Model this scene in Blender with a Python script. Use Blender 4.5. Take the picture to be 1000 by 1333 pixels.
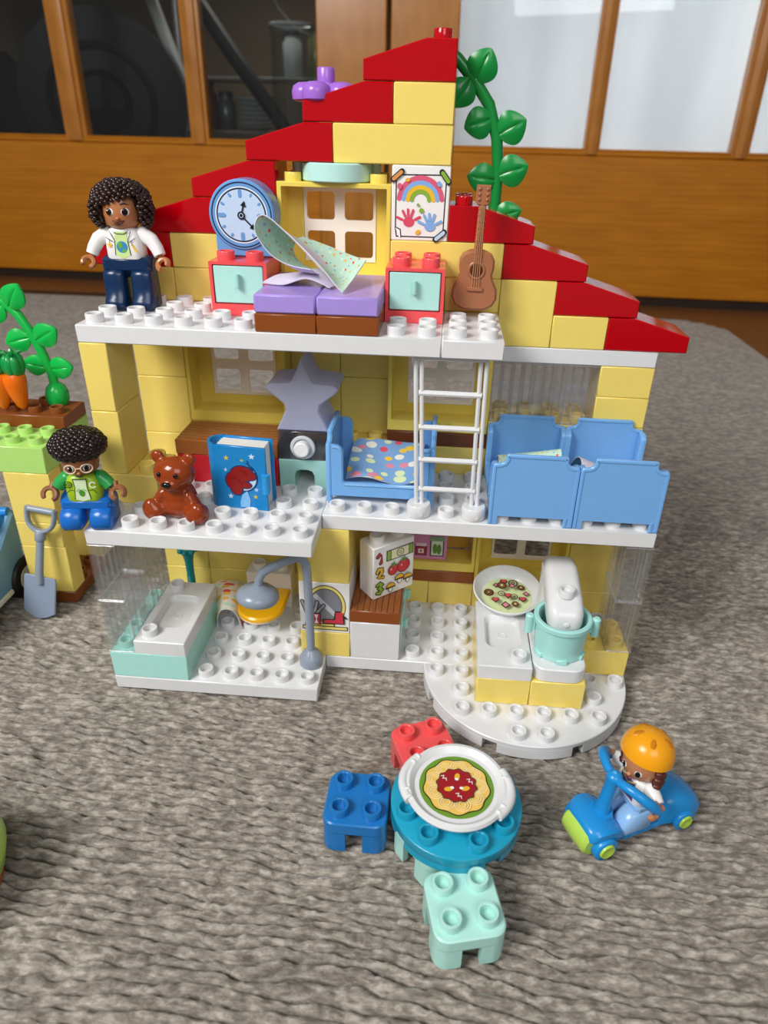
import bpy, math, random
import numpy as np
from mathutils import Matrix, Vector
random.seed(7)
for o in list(bpy.data.objects): bpy.data.objects.remove(o)
SC = bpy.context.scene
COL = SC.collection
U = 0.016                       # one stud pitch of the toy bricks, in metres; the script works in studs
PI = math.pi

# ------------------------------------------------------------------ camera
cd = bpy.data.cameras.new('camera'); cam = bpy.data.objects.new('camera', cd); COL.objects.link(cam)
Rr = ((0.9966365148814628, 0.07889763991211458, 0.02215444924220171),
      (0.05653987575442221, -0.46632067883225625, -0.8828070383390726),
      (-0.059320314013004735, 0.8810903398106397, -0.46921307892648567))
CP = (12.030056905625383, -21.735663704606264, 19.589196590585164)
m = Matrix.Identity(4)
for i in range(3):
    m[i][0] = Rr[0][i]; m[i][1] = -Rr[1][i]; m[i][2] = -Rr[2][i]; m[i][3] = CP[i] * U
cam.matrix_world = m
cd.sensor_fit = 'VERTICAL'; cd.sensor_height = 36.0; cd.lens = 901.113 / 1333 * 36.0
cd.shift_x = (500 - 510.98) / 1333; cd.shift_y = (649.76 - 666.5) / 1333
cd.clip_start = 0.01; cd.clip_end = 50
cd.dof.use_dof = True; cd.dof.focus_distance = 24.5 * U; cd.dof.aperture_fstop = 10.0
SC.camera = cam

# ------------------------------------------------------------------ light
SC.view_settings.view_transform = 'Standard'; SC.view_settings.look = 'None'
SC.view_settings.gamma = 1.0; SC.view_settings.use_curve_mapping = False
SC.view_settings.exposure = 0.0
wd = bpy.data.worlds.new('room_light'); SC.world = wd; wd.use_nodes = True
wn = wd.node_tree.nodes; wl = wd.node_tree.links
bgn = wn['Background']; bgn.inputs['Color'].default_value = (1.0, 0.975, 0.95, 1); bgn.inputs['Strength'].default_value = 0.22

def area(name, loc, target, sx, sy, power, color):
    l = bpy.data.lights.new(name, 'AREA'); l.shape = 'RECTANGLE'; l.size = sx * U; l.size_y = sy * U
    l.energy = power; l.color = color
    o = bpy.data.objects.new(name, l); COL.objects.link(o)
    o.location = Vector(loc) * U
    o.rotation_euler = (Vector(target) - Vector(loc)).to_track_quat('-Z', 'Y').to_euler()
    return o
area('window_daylight', (-36, -48, 68), (9, 0, 8), 34, 32, 19.0, (1.0, 0.99, 0.975))
area('window_behind', (37, -84, 72), (12, 0, 8), 50, 44, 7.5, (0.97, 0.985, 1.0))
area('next_room_backlight', (40, 104, 28), (40, 80, 24), 56, 44, 14.0, (0.96, 0.98, 1.0))  # unseen source, added to brighten the curtain from behind
area('back_room_fill', (-18, 108, 45), (-20, 108, 0), 14, 14, .9, (1.0, 0.93, 0.84))  # added fill light so the things in the dark room show up
try: SC.cycles.transparent_max_bounces = 32
except Exception: pass

# ------------------------------------------------------------------ materials
def lin(h):
    h = h.lstrip('#'); c = [int(h[i:i + 2], 16) / 255 for i in (0, 2, 4)]
    return tuple(x / 12.92 if x <= 0.04045 else ((x + 0.055) / 1.055) ** 2.4 for x in c) + (1,)
MATS = {}
def nt(name):
    mt = bpy.data.materials.new(name); mt.use_nodes = True
    return mt, mt.node_tree.nodes, mt.node_tree.links, mt.node_tree.nodes['Principled BSDF']
def noise(n, l, scale, detail=2.0, vec=None, rough=0.5):
    t = n.new('ShaderNodeTexNoise'); t.inputs['Scale'].default_value = scale; t.inputs['Detail'].default_value = detail
    t.inputs['Roughness'].default_value = rough
    if vec is not None: l.new(vec, t.inputs['Vector'])
    return t
def coords(n, l, scale=(1, 1, 1), rot=(0, 0, 0), kind='Object'):
    tc = n.new('ShaderNodeTexCoord'); mp = n.new('ShaderNodeMapping')
    mp.inputs['Scale'].default_value = scale; mp.inputs['Rotation'].default_value = rot
    l.new(tc.outputs[kind], mp.inputs['Vector']); return mp.outputs['Vector']
def ramp(n, l, fac, stops):
    r = n.new('ShaderNodeValToRGB'); e = r.color_ramp.elements
    while len(e) < len(stops): e.new(0.5)
    for q, (p, c) in zip(e, stops): q.position = p; q.color = c
    l.new(fac, r.inputs['Fac']); return r.outputs['Color']
def plastic(h, rough=0.24, var=0.015):
    k = ('p', h, rough)
    if k in MATS: return MATS[k]
    mt, n, l, b = nt('plastic_' + h.lstrip('#'))
    if h == RED: rough = .1
    c = lin(h); v = coords(n, l)
    t = noise(n, l, 140, 3, v)
    lo = tuple(x * (1 - var) for x in c[:3]) + (1,); hi = tuple(min(1, x * (1 + var)) for x in c[:3]) + (1,)
    l.new(ramp(n, l, t.outputs['Fac'], [(0.3, lo), (0.7, hi)]), b.inputs['Base Color'])
    mr = n.new('ShaderNodeMapRange'); mr.inputs['To Min'].default_value = rough * 0.85; mr.inputs['To Max'].default_value = rough * 1.2
    l.new(t.outputs['Fac'], mr.inputs['Value']); l.new(mr.outputs['Result'], b.inputs['Roughness'])
    b.inputs['IOR'].default_value = 1.47
    MATS[k] = mt; return mt
def ink(h):
    k = ('i', h)
    if k in MATS: return MATS[k]
    mt, n, l, b = nt('print_' + h.lstrip('#'))
    t = noise(n, l, 400, 1, coords(n, l)); c = lin(h)
    l.new(ramp(n, l, t.outputs['Fac'], [(0.3, tuple(x * .96 for x in c[:3]) + (1,)), (0.7, c)]), b.inputs['Base Color'])
    b.inputs['Roughness'].default_value = 0.33; MATS[k] = mt; return mt
def clear(name, tint, gloss=0.10, rough=0.06, fac=1.0, diffuse=0.0, dcol='#FFFFFF', tfac=.5):
    mt, n, l, b = nt(name); n.remove(b); out = n['Material Output']
    tr = n.new('ShaderNodeBsdfTransparent'); tr.inputs['Color'].default_value = lin(tint)
    gl = n.new('ShaderNodeBsdfGlossy'); gl.inputs['Roughness'].default_value = rough
    lw = n.new('ShaderNodeLayerWeight'); lw.inputs['Blend'].default_value = 0.5
    pw = n.new('ShaderNodeMath'); pw.operation = 'POWER'; l.new(lw.outputs['Facing'], pw.inputs[0]); pw.inputs[1].default_value = 4.0
    mx = n.new('ShaderNodeMixShader')
    t = noise(n, l, 60, 2, coords(n, l)); m0 = n.new('ShaderNodeMath'); m0.operation = 'MULTIPLY_ADD'
    l.new(t.outputs['Fac'], m0.inputs[0]); m0.inputs[1].default_value = 0.01; m0.inputs[2].default_value = gloss * .4
    mu = n.new('ShaderNodeMath'); mu.operation = 'MULTIPLY_ADD'; l.new(pw.outputs['Value'], mu.inputs[0]); mu.inputs[1].default_value = 0.45; l.new(m0.outputs['Value'], mu.inputs[2])
    l.new(mu.outputs['Value'], mx.inputs['Fac']); l.new(tr.outputs['BSDF'], mx.inputs[1]); l.new(gl.outputs['BSDF'], mx.inputs[2])
    last = mx
    if diffuse > 0:
        df = n.new('ShaderNodeBsdfDiffuse'); df.inputs['Color'].default_value = lin(dcol)
        tl = n.new('ShaderNodeBsdfTranslucent'); tl.inputs['Color'].default_value = lin(dcol); m3 = n.new('ShaderNodeMixShader'); m3.inputs['Fac'].default_value = tfac
        l.new(df.outputs['BSDF'], m3.inputs[1]); l.new(tl.outputs['BSDF'], m3.inputs[2])
        m2 = n.new('ShaderNodeMixShader'); m2.inputs['Fac'].default_value = diffuse
        l.new(mx.outputs['Shader'], m2.inputs[1]); l.new(m3.outputs['Shader'], m2.inputs[2]); last = m2
    l.new(last.outputs['Shader'], out.inputs['Surface']); return mt
def wood(name, dark, light, scale, axis_scale, rough=0.35, bump=0.0):
    mt, n, l, b = nt(name); v = coords(n, l, axis_scale)
    t = noise(n, l, scale, 6, v, 0.6)
    w = n.new('ShaderNodeTexWave'); w.wave_type = 'BANDS'; w.bands_direction = 'Z'; w.inputs['Scale'].default_value = scale * 0.6
    w.inputs['Distortion'].default_value = 6; w.inputs['Detail'].default_value = 3; l.new(v, w.inputs['Vector'])
    mx = n.new('ShaderNodeMix'); mx.data_type = 'FLOAT'; mx.inputs[0].default_value = 0.12
    l.new(t.outputs['Fac'], mx.inputs[2]); l.new(w.outputs['Fac'], mx.inputs[3])
    l.new(ramp(n, l, mx.outputs[0], [(0.2, lin(dark)), (0.8, lin(light))]), b.inputs['Base Color'])
    b.inputs['Roughness'].default_value = rough
    if bump:
        bp = n.new('ShaderNodeBump'); bp.inputs['Strength'].default_value = bump; bp.inputs['Distance'].default_value = 0.0006
        l.new(mx.outputs[0], bp.inputs['Height']); l.new(bp.outputs['Normal'], b.inputs['Normal'])
    return mt

YEL = '#F4DA72'; RED = '#B8000F'; WHT = '#E3E3E3'; MINT = '#B2EADF'; BLU = '#78B0E8'; CORAL = '#F0565A'; LAV = '#AB92DE'
BRN = '#93501F'; GRY = '#8E99A8'; SKIN = '#B9774C'; NAVY = '#0E2B50'
M_CLEAR = clear('clear_plastic', '#FCFCFC', gloss=.16, rough=0.03, diffuse=0.04, dcol='#F4F4F6')
M_CLEARE = clear('clear_plastic_streak', '#F6F6F8', gloss=.5, rough=0.05, diffuse=0.16, dcol='#F6F6FA')  # ribs and edges whitened to read as bright streaks of light
M_GLASS = clear('window_glass', '#F0F3F3', gloss=.08, rough=0.02)
M_FROST = clear('frosted_lilac_plastic', '#EEEEF8', rough=0.25, diffuse=0.6, dcol='#D6DAF4', tfac=.25)

# ------------------------------------------------------------------ mesh builder
class G:
    def __init__(s): s.v = []; s.f = []; s.mi = []; s.T = None; s.m = 0
    def add(s, vs, fs):
        b = len(s.v)
        if s.T is not None: vs = [tuple(s.T @ Vector(p)) for p in vs]
        s.v += [tuple(p) for p in vs]; s.f += [tuple(i + b for i in q) for q in fs]; s.mi += [s.m] * len(fs)
    def box(s, x0, x1, y0, y1, z0, z1, c=0.03):
        X = (x0, x1); Y = (y0, y1); Z = (z0, z1); vs = []; ix = {}
        for i in (0, 1):
            for j in (0, 1):
                for k in (0, 1):
                    sx, sy, sz = (c if i == 0 else -c), (c if j == 0 else -c), (c if k == 0 else -c)
                    ix[i, j, k] = len(vs)
                    vs += [(X[i], Y[j] + sy, Z[k] + sz), (X[i] + sx, Y[j], Z[k] + sz), (X[i] + sx, Y[j] + sy, Z[k])]
        q = lambda a, n: ix[a] + n
        fs = []
        for i in (0, 1):
            a = [(i, 0, 0), (i, 1, 0), (i, 1, 1), (i, 0, 1)]; fs.append([q(t, 0) for t in (a if i else a[::-1])])
            a = [(0, i, 0), (1, i, 0), (1, i, 1), (0, i, 1)]; fs.append([q(t, 1) for t in (a[::-1] if i else a)])
            a = [(0, 0, i), (1, 0, i), (1, 1, i), (0, 1, i)]; fs.append([q(t, 2) for t in (a if i else a[::-1])])
        for i in (0, 1):
            for j in (0, 1):
                e = [q((i, j, 0), 0), q((i, j, 1), 0), q((i, j, 1), 1), q((i, j, 0), 1)]; fs.append(e if i != j else e[::-1])
                e = [q((i, 0, j), 0), q((i, 1, j), 0), q((i, 1, j), 2), q((i, 0, j), 2)]; fs.append(e if i == j else e[::-1])
                e = [q((0, i, j), 1), q((1, i, j), 1), q((1, i, j), 2), q((0, i, j), 2)]; fs.append(e if i != j else e[::-1])
        for t, b in ix.items():
            fs.append([b, b + 1, b + 2] if (sum(t) % 2) else [b, b + 2, b + 1])
        s.add(vs, fs)
    def loft(s, rings, cap0=True, cap1=True, close=False):
        n = len(rings[0]); vs = [p for r in rings for p in r]; fs = []
        R = len(rings)
        for a in range(R if close else R - 1):
            b = (a + 1) % R
            for i in range(n):
                j = (i + 1) % n; fs.append((a * n + i, a * n + j, b * n + j, b * n + i))
        if not close:
            if cap0: fs.append(tuple(range(n))[::-1])
            if cap1: fs.append(tuple((R - 1) * n + i for i in range(n)))
        s.add(vs, fs)
    def lathe(s, prof, c=(0, 0, 0), seg=24, axis='z', caps=(True, True), a0=0.0):
        rings = []
        for r, h in prof:
            r = max(r, 1e-4)
            ring = []
            for i in range(seg):
                a = 2 * PI * i / seg + a0; x, y = r * math.cos(a), r * math.sin(a)
                if axis == 'z': p = (c[0] + x, c[1] + y, c[2] + h)
                elif axis == 'y': p = (c[0] + x, c[1] + h, c[2] - y)
                else: p = (c[0] + h, c[1] + x, c[2] + y)
                ring.append(p)
            rings.append(ring)
        s.loft(rings, *caps)
    def tube(s, pts, r, seg=10, caps=True, flat=None):
        pts = [Vector(p) for p in pts]; n = len(pts)
        rs = r if isinstance(r, (list, tuple)) else [r] * n
        up = None; rings = []
        for i, p in enumerate(pts):
            t = (pts[min(i + 1, n - 1)] - pts[max(i - 1, 0)]).normalized()
            if up is None:
                up = Vector((0, 0, 1)) if abs(t.z) < 0.9 else Vector((0, 1, 0))
            side = t.cross(up).normalized(); up = side.cross(t).normalized()
            ring = []
            for k in range(seg):
                a = 2 * PI * k / seg
                ring.append(tuple(p + side * (math.cos(a) * rs[i]) + up * (math.sin(a) * rs[i] * (flat or 1))))
            rings.append(ring)
        s.loft(rings, caps, caps)
    def prism(s, outl, h0, h1, axis='z', c=0.0):
        def mp(q, h): return (q[0], q[1], h) if axis == 'z' else ((q[0], h, q[1]) if axis == 'y' else (h, q[0], q[1]))
        if c:
            ins = inset(outl, c)
            rings = [[mp(q, h0) for q in ins], [mp(q, h0 + c) for q in outl], [mp(q, h1 - c) for q in outl], [mp(q, h1) for q in ins]]
        else: rings = [[mp(q, h0) for q in outl], [mp(q, h1) for q in outl]]
        s.loft(rings)
    def ell(s, c, r, seg=16, rings=10, rot=None):
        old = s.T
        T = Matrix.Translation(c) @ (rot.to_4x4() if rot is not None else Matrix.Identity(4))
        s.T = T if old is None else old @ T
        prof = []
        vs = [(0, 0, -r[2])]; fs = []
        for i in range(1, rings):
            a = PI * i / rings - PI / 2
            for k in range(seg):
                b = 2 * PI * k / seg; vs.append((r[0] * math.cos(a) * math.cos(b), r[1] * math.cos(a) * math.sin(b), r[2] * math.sin(a)))
        vs.append((0, 0, r[2])); L = len(vs) - 1
        for k in range(seg): fs.append((0, 1 + (k + 1) % seg, 1 + k))
        for i in range(rings - 2):
            for k in range(seg):
                a = 1 + i * seg + k; b = 1 + i * seg + (k + 1) % seg; fs.append((a, b, b + seg, a + seg))
        for k in range(seg): fs.append((L, 1 + (rings - 2) * seg + k, 1 + (rings - 2) * seg + (k + 1) % seg))
        s.add(vs, fs); s.T = old
    def mesh(s, name, angle=38, fix=True):
        me = bpy.data.meshes.new(name)
        me.from_pydata([(x * U, y * U, z * U) for x, y, z in s.v], [], s.f)
        if s.mi and max(s.mi) > 0: me.polygons.foreach_set('material_index', s.mi)
        if fix:
            import bmesh
            bm = bmesh.new(); bm.from_mesh(me); bmesh.ops.recalc_face_normals(bm, faces=bm.faces[:]); bm.to_mesh(me); bm.free()
        me.polygons.foreach_set('use_smooth', [True] * len(me.polygons))
        me.set_sharp_from_angle(angle=math.radians(angle)); me.update(); return me
    def obj(s, name, mat, parent=None, loc=(0, 0, 0), angle=38, label=None, fix=True):
        return place(name, s.mesh(name, angle, fix), mat, parent, loc, label)

def inset(o, d):
    n = len(o); A = sum(o[i][0] * o[(i + 1) % n][1] - o[(i + 1) % n][0] * o[i][1] for i in range(n)); sg = 1 if A > 0 else -1
    res = []
    for i in range(n):
        p0, p1, p2 = o[i - 1], o[i], o[(i + 1) % n]
        e1 = Vector((p1[0] - p0[0], p1[1] - p0[1])).normalized(); e2 = Vector((p2[0] - p1[0], p2[1] - p1[1])).normalized()
        n1 = Vector((-e1.y, e1.x)) * sg; n2 = Vector((-e2.y, e2.x)) * sg
        b = n1 + n2; k = b.length_squared
        b = b * (2 / k) if k > 0.3 else n1
        res.append((p1[0] + b.x * d, p1[1] + b.y * d))
    return res
def rrect(x0, x1, y0, y1, r, n=5):
    o = []
    for cx, cy, a in ((x1 - r, y1 - r, 0), (x0 + r, y1 - r, 90), (x0 + r, y0 + r, 180), (x1 - r, y0 + r, 270)):
        for i in range(n + 1):
            t = math.radians(a + 90 * i / n); o.append((cx + r * math.cos(t), cy + r * math.sin(t)))
    return o
def arc(cx, cy, r, a0, a1, n=12, ry=None):
    return [(cx + r * math.cos(math.radians(a0 + (a1 - a0) * i / n)), cy + (ry or r) * math.sin(math.radians(a0 + (a1 - a0) * i / n))) for i in range(n + 1)]
def place(name, me, mat, parent=None, loc=(0, 0, 0), label=None):
    o = bpy.data.objects.new(name, me); COL.objects.link(o)
    if mat is not None and not me.materials:
        for mm in (mat if isinstance(mat, (list, tuple)) else [mat]): me.materials.append(plastic(mm) if isinstance(mm, str) else mm)
    o.location = Vector(loc) * U
    if parent is not None: o.parent = parent
    if label: o['label'] = label
    return o
def tag(o, label, cat, group=None, kind=None):
    o['label'] = label
    if cat: o['category'] = cat
    if group: o['group'] = group
    if kind: o['kind'] = kind
    return o
def thing(name, label, cat, loc=(0, 0, 0), rz=0.0, group=None, rot=None):
    o = bpy.data.objects.new(name, None); COL.objects.link(o); o.empty_display_size = 0.01
    o.location = Vector(loc) * U; o.rotation_euler = rot if rot else (0, 0, rz)
    return tag(o, label, cat, group)
def struct(name, g, mat, parent=None, label=None):
    o = g.obj(name, mat, parent)
    if parent is None: o['kind'] = 'structure'
    if label: o['label'] = label
    return o

# studs: one shared mesh per colour
STUD = {}
def stud(parent, loc, mat, name='stud'):
    if mat not in STUD:
        g = G(); g.lathe([(.3, 0), (.3, .255), (.285, .285), (.225, .285), (.205, .265), (.2, .05), (0, .05)], seg=22, caps=(False, False))
        STUD[mat] = g.mesh('stud', fix=False)
    return place(name, STUD[mat], mat, parent, loc)
# chamfered boxes, shared by size and colour
BOX = {}
def brick(name, x0, x1, y0, y1, z0, z1, mat, parent, studs=(), c=.035, gap=.008, label=None, org=(0, 0, 0)):
    k = (round(x1 - x0, 3), round(y1 - y0, 3), round(z1 - z0, 3), mat if isinstance(mat, str) else mat.name, c, gap)
    if k not in BOX:
        g = G(); g.box(gap, x1 - x0 - gap, gap, y1 - y0 - gap, gap * .5, z1 - z0 - gap * .5, c); BOX[k] = g.mesh(name, fix=False)
    o = place(name, BOX[k], mat, parent, (x0 - org[0], y0 - org[1], z0 - org[2]), label)
    for sx, sy in studs: stud(o, (sx - x0, sy - y0, z1 - z0 - gap * .5), mat)
    return o

# flat printing: coloured polygons a hair above a face
class Print:
    def __init__(s, eps=0.006): s.sh = []; s.eps = eps
    def poly(s, col, pts): s.sh.append((col, [list(pts)])); return s
    def multi(s, col, plist): s.sh.append((col, [list(p) for p in plist])); return s
    def ell(s, col, cx, cy, rx, ry=None, rot=0, n=28):
        ry = ry or rx; c, q = math.cos(rot), math.sin(rot)
        return s.poly(col, [(cx + rx * math.cos(t) * c - ry * math.sin(t) * q, cy + rx * math.cos(t) * q + ry * math.sin(t) * c) for t in [2 * PI * i / n for i in range(n)]])
    def ring(s, col, cx, cy, r0, r1, n=40, a0=0, a1=360, k=1.0):
        ps = []
        for i in range(n):
            t0 = math.radians(a0 + (a1 - a0) * i / n); t1 = math.radians(a0 + (a1 - a0) * (i + 1) / n)
            ps.append([(cx + r0 * math.cos(t0), cy + k * r0 * math.sin(t0)), (cx + r1 * math.cos(t0), cy + k * r1 * math.sin(t0)), (cx + r1 * math.cos(t1), cy + k * r1 * math.sin(t1)), (cx + r0 * math.cos(t1), cy + k * r0 * math.sin(t1))])
        return s.multi(col, ps)
    def rect(s, col, x0, x1, y0, y1): return s.poly(col, [(x0, y0), (x1, y0), (x1, y1), (x0, y1)])
    def line(s, col, pts, w):
        P = [Vector((q[0], q[1])) for i, q in enumerate(pts) if i == 0 or (Vector(q[:2]) - Vector(pts[i - 1][:2])).length > 1e-6]
        if len(P) < 2: return s
        L_, R_ = [], []
        for i, q in enumerate(P):
            d1 = (P[i] - P[i - 1]).normalized() if i else (P[1] - P[0]).normalized(); d2 = (P[i + 1] - P[i]).normalized() if i < len(P) - 1 else d1
            n1 = Vector((-d1.y, d1.x)); n2 = Vector((-d2.y, d2.x)); b = n1 + n2; k = b.length_squared
            b = b * (2 / k) if k > .9 else n1 * 1.0
            L_.append(q + b * w / 2); R_.append(q - b * w / 2)
        ps = [[L_[i], R_[i], R_[i + 1], L_[i + 1]] for i in range(len(P) - 1)]
        for e, d in ((P[0], P[0] - P[1]), (P[-1], P[-1] - P[-2])):
            a0 = math.atan2(d.y, d.x); ps.append([(e.x + w / 2 * math.cos(a0 + t), e.y + w / 2 * math.sin(a0 + t)) for t in [PI * (i / 6 - .5) for i in range(7)]])
        return s.multi(col, [[tuple(q) for q in p] for p in ps])
    def star(s, col, cx, cy, r, rot=0, k=.42):
        return s.poly(col, [(cx + (r if i % 2 == 0 else r * k) * math.sin(PI * i / 5 + rot), cy + (r if i % 2 == 0 else r * k) * math.cos(PI * i / 5 + rot)) for i in range(10)])
    def obj(s, parent, o, ux, uy, name='print', mapf=None, label=None):
        ux = Vector(ux); uy = Vector(uy); nn = ux.cross(uy).normalized(); o = Vector(o)
        vs = []; fs = []; mi = []; mats = []
        for k, (col, plist) in enumerate(s.sh):
            if col not in mats: mats.append(col)
            for p in plist:
                b = len(vs)
                for a, c in p:
                    q = o + ux * a + uy * c + nn * (s.eps * (1 + k * .35)) if mapf is None else mapf(a, c, s.eps * (1 + k * .35))
                    vs.append(tuple(Vector(q) * U))
                fs.append(tuple(range(b, b + len(p)))); mi.append(mats.index(col))
        me = bpy.data.meshes.new(name); me.from_pydata(vs, [], fs); me.polygons.foreach_set('material_index', mi)
        for c in mats: me.materials.append(ink(c))
        me.update()
        ob = bpy.data.objects.new(name, me); COL.objects.link(ob); ob.parent = parent
        if label: ob['label'] = label
        return ob

# two-sided sheet of cloth from a grid of points
def sheet(name, rows, mats, thick=.025, parent=None, sub=True):
    P = np.array(rows, float); nr, nc = P.shape[:2]
    if sub:
        for ax in (0, 1):                       # smooth resampling
            n = P.shape[ax]; t = np.linspace(0, n - 1, (n - 1) * 5 + 1); P2 = []
            P = np.moveaxis(P, ax, 0)
            for q in t:
                i = min(int(q), n - 2); f = q - i
                p0, p1, p2, p3 = P[max(i - 1, 0)], P[i], P[i + 1], P[min(i + 2, n - 1)]
                P2.append(.5 * (2 * p1 + (p2 - p0) * f + (2 * p0 - 5 * p1 + 4 * p2 - p3) * f * f + (3 * p1 - p0 - 3 * p2 + p3) * f ** 3))
            P = np.moveaxis(np.array(P2), 0, ax)
        nr, nc = P.shape[:2]
    du = np.gradient(P, axis=0); dv = np.gradient(P, axis=1); N = np.cross(du, dv); N /= (np.linalg.norm(N, axis=2, keepdims=True) + 1e-9)
    A = (P + N * thick / 2).reshape(-1, 3); Bq = (P - N * thick / 2).reshape(-1, 3); n = nr * nc
    fs = []; mi = []; uv = []
    def U_(k): k %= n; return ((k // nc) / (nr - 1), (k % nc) / (nc - 1))
    for i in range(nr - 1):
        for j in range(nc - 1):
            a, b, c, d = i * nc + j, (i + 1) * nc + j, (i + 1) * nc + j + 1, i * nc + j + 1
            fs.append((a, b, c, d)); mi.append(0); fs.append((n + d, n + c, n + b, n + a)); mi.append(1)
    rim = [i * nc for i in range(nr)] + [(nr - 1) * nc + j for j in range(1, nc)] + [i * nc + nc - 1 for i in range(nr - 2, -1, -1)] + [j for j in range(nc - 2, 0, -1)]
    for a, b in zip(rim, rim[1:] + rim[:1]): fs.append((b, a, n + a, n + b)); mi.append(len(mats) - 1)
    me = bpy.data.meshes.new(name); me.from_pydata((np.vstack([A, Bq]) * U).tolist(), [], fs)
    me.polygons.foreach_set('material_index', mi); me.polygons.foreach_set('use_smooth', [True] * len(fs))
    ul = me.uv_layers.new(name='UVMap'); dat = []
    for f in fs:
        for k in f: dat += U_(k)
    ul.data.foreach_set('uv', dat)
    for mm in mats: me.materials.append(plastic(mm) if isinstance(mm, str) else mm)
    me.set_sharp_from_angle(angle=math.radians(50)); me.update()
    o = bpy.data.objects.new(name, me); COL.objects.link(o); o.parent = parent
    return o
# ================================================================== SETTING
M_FLOOR = wood('floor_boards_wood', '#5E3A1C', '#8A5A30', 18, (6, 60, 6), 0.4)
M_DOOR = wood('honey_door_wood', '#B4690A', '#D98C1E', 5, (1.5, 10, 9), 0.28)
M_DOORV = wood('honey_stile_wood', '#B06A1C', '#D08C3C', 5, (9, 10, 1.5), 0.26, 0.15)
M_DARK = plastic('#060607', 0.6); M_DARK2 = plastic('#0D0E10', 0.6)

g = G(); g.box(-140, 140, -60, 230, -3, -.95, .02); floor = struct('floor', g, plastic('#3A2413', 0.6))
g = G(); g.box(0, 30, 0, 6.2, 0, .22, .03); pm = g.mesh('plank'); pm.materials.append(M_FLOOR)
k = 0
for r in range(14):
    for c in range(3):
        o = bpy.data.objects.new('plank', pm); COL.objects.link(o); o.parent = floor
        o.location = Vector((38 + c * 30.05 - (r % 3) * 9, -4 + r * 6.25, -.95)) * U
for r in range(9):
    for c in range(3):
        o = bpy.data.objects.new('plank', pm); COL.objects.link(o); o.parent = floor
        o.location = Vector((-72 + c * 30.05 - (r % 3) * 9, 72 + r * 6.25, -.95)) * U

# --- rug: ribbed pile, real ridges near the camera
def vnoise(x, y, seed):
    xi = np.floor(x).astype(np.int64); yi = np.floor(y).astype(np.int64); fx = x - xi; fy = y - yi
    fx = fx * fx * (3 - 2 * fx); fy = fy * fy * (3 - 2 * fy)
    def h(a, b):
        n = (a * 374761393 + b * 668265263 + seed * 1442695041) & 0x7fffffff
        n = ((n ^ (n >> 13)) * 1274126177) & 0x7fffffff
        return ((n ^ (n >> 16)) & 0xffff) / 65535.0
    return (h(xi, yi) * (1 - fx) + h(xi + 1, yi) * fx) * (1 - fy) + (h(xi, yi + 1) * (1 - fx) + h(xi + 1, yi + 1) * fx) * fy
def axis_pts(lo, a, b, hi, step, grow):
    mid = list(np.arange(a, b, step)); left = []; x = a; s = step
    while x > lo: s = min(s * grow, 1.2); x -= s; left.append(max(x, lo))
    right = []; x = mid[-1]; s = step
    while x < hi: s = min(s * grow, 1.2); x += s; right.append(min(x, hi))
    return np.array(left[::-1] + mid + right), None
RX0, RX1, RY0, RY1 = -75, 46, -19, 67
xs, _ = axis_pts(RX0, -9, 29, RX1, .07, 1.05); ys, _ = axis_pts(RY0, -13.5, 10, RY1, .05, 1.035)
Xg, Yg = np.meshgrid(xs, ys)
stepx = np.gradient(xs)[None, :]; stepy = np.gradient(ys)[:, None]
fade = np.clip((.34 - np.maximum(stepx * .6, stepy)) / .2, 0, 1)
Yr = Yg + 0.03 * Xg + .9 * (vnoise(Xg * .10, Yg * .12, 1) - .5) + .34 * (vnoise(Xg * .45, Yg * .8, 2) - .5) + .2 * (vnoise(Xg * 1.3, Yg * 2.2, 3) - .5)
pitch = .34
ph = (Yr / pitch) % 1.0; gd = np.minimum(ph, 1 - ph) * pitch
gs = .4 + .6 * np.clip(vnoise(Xg * .55, np.floor(Yr / pitch + .5) * 7.3, 4) * 1.7 - .35, 0, 1)
H = -.40 * gs * np.exp(-(gd / .05) ** 2)
H += .14 * (vnoise(Xg * 2.4, Yg * 4.2, 5) - .5) + .12 * (vnoise(Xg * 4.5 + Yg * 2, Yg * 7, 6) - .5) + .07 * (vnoise(Xg * 9 - Yg * 3, Yg * 12, 7) - .5)
H = H * fade - .08
r = 7.0; cx, cy = RX1 - r, RY1 - r
dx, dy = np.maximum(Xg - cx, 0), np.maximum(Yg - cy, 0); dd = np.sqrt(dx * dx + dy * dy) + 1e-9
k = np.where((dx > 0) & (dy > 0) & (dd > r), r / dd, 1.0)
Xo = np.where(k < 1, cx + dx * k, Xg); Yo = np.where(k < 1, cy + dy * k, Yg)
edge = (Xg > RX1 - .01) | (Yg > RY1 - .01) | (k < 1)
H = np.where(edge, -.6, H)
nr, nc = Xg.shape
vv = np.stack([Xo, Yo, H], -1).reshape(-1, 3) * U
idx = np.arange(nr * nc).reshape(nr, nc)
q = np.stack([idx[:-1, :-1], idx[:-1, 1:], idx[1:, 1:], idx[1:, :-1]], -1).reshape(-1, 4)
me = bpy.data.meshes.new('rug'); me.vertices.add(len(vv)); me.vertices.foreach_set('co', vv.ravel())
me.loops.add(q.size); me.loops.foreach_set('vertex_index', q.ravel().astype(np.int32))
me.polygons.add(len(q)); me.polygons.foreach_set('loop_start', np.arange(0, q.size, 4, dtype=np.int32))
me.polygons.foreach_set('use_smooth', np.ones(len(q), bool)); me.update(calc_edges=True)
mt, n, l, b = nt('rug_pile'); v = coords(n, l)
t1 = noise(n, l, 330, 4, coords(n, l, (.38, 1, 1)), 0.65); t2 = noise(n, l, 25, 3, v)
c1 = ramp(n, l, t1.outputs['Fac'], [(0.34, lin('#756C60')), (0.5, lin('#A0968A')), (0.66, lin('#CEC5B7'))])
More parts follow.
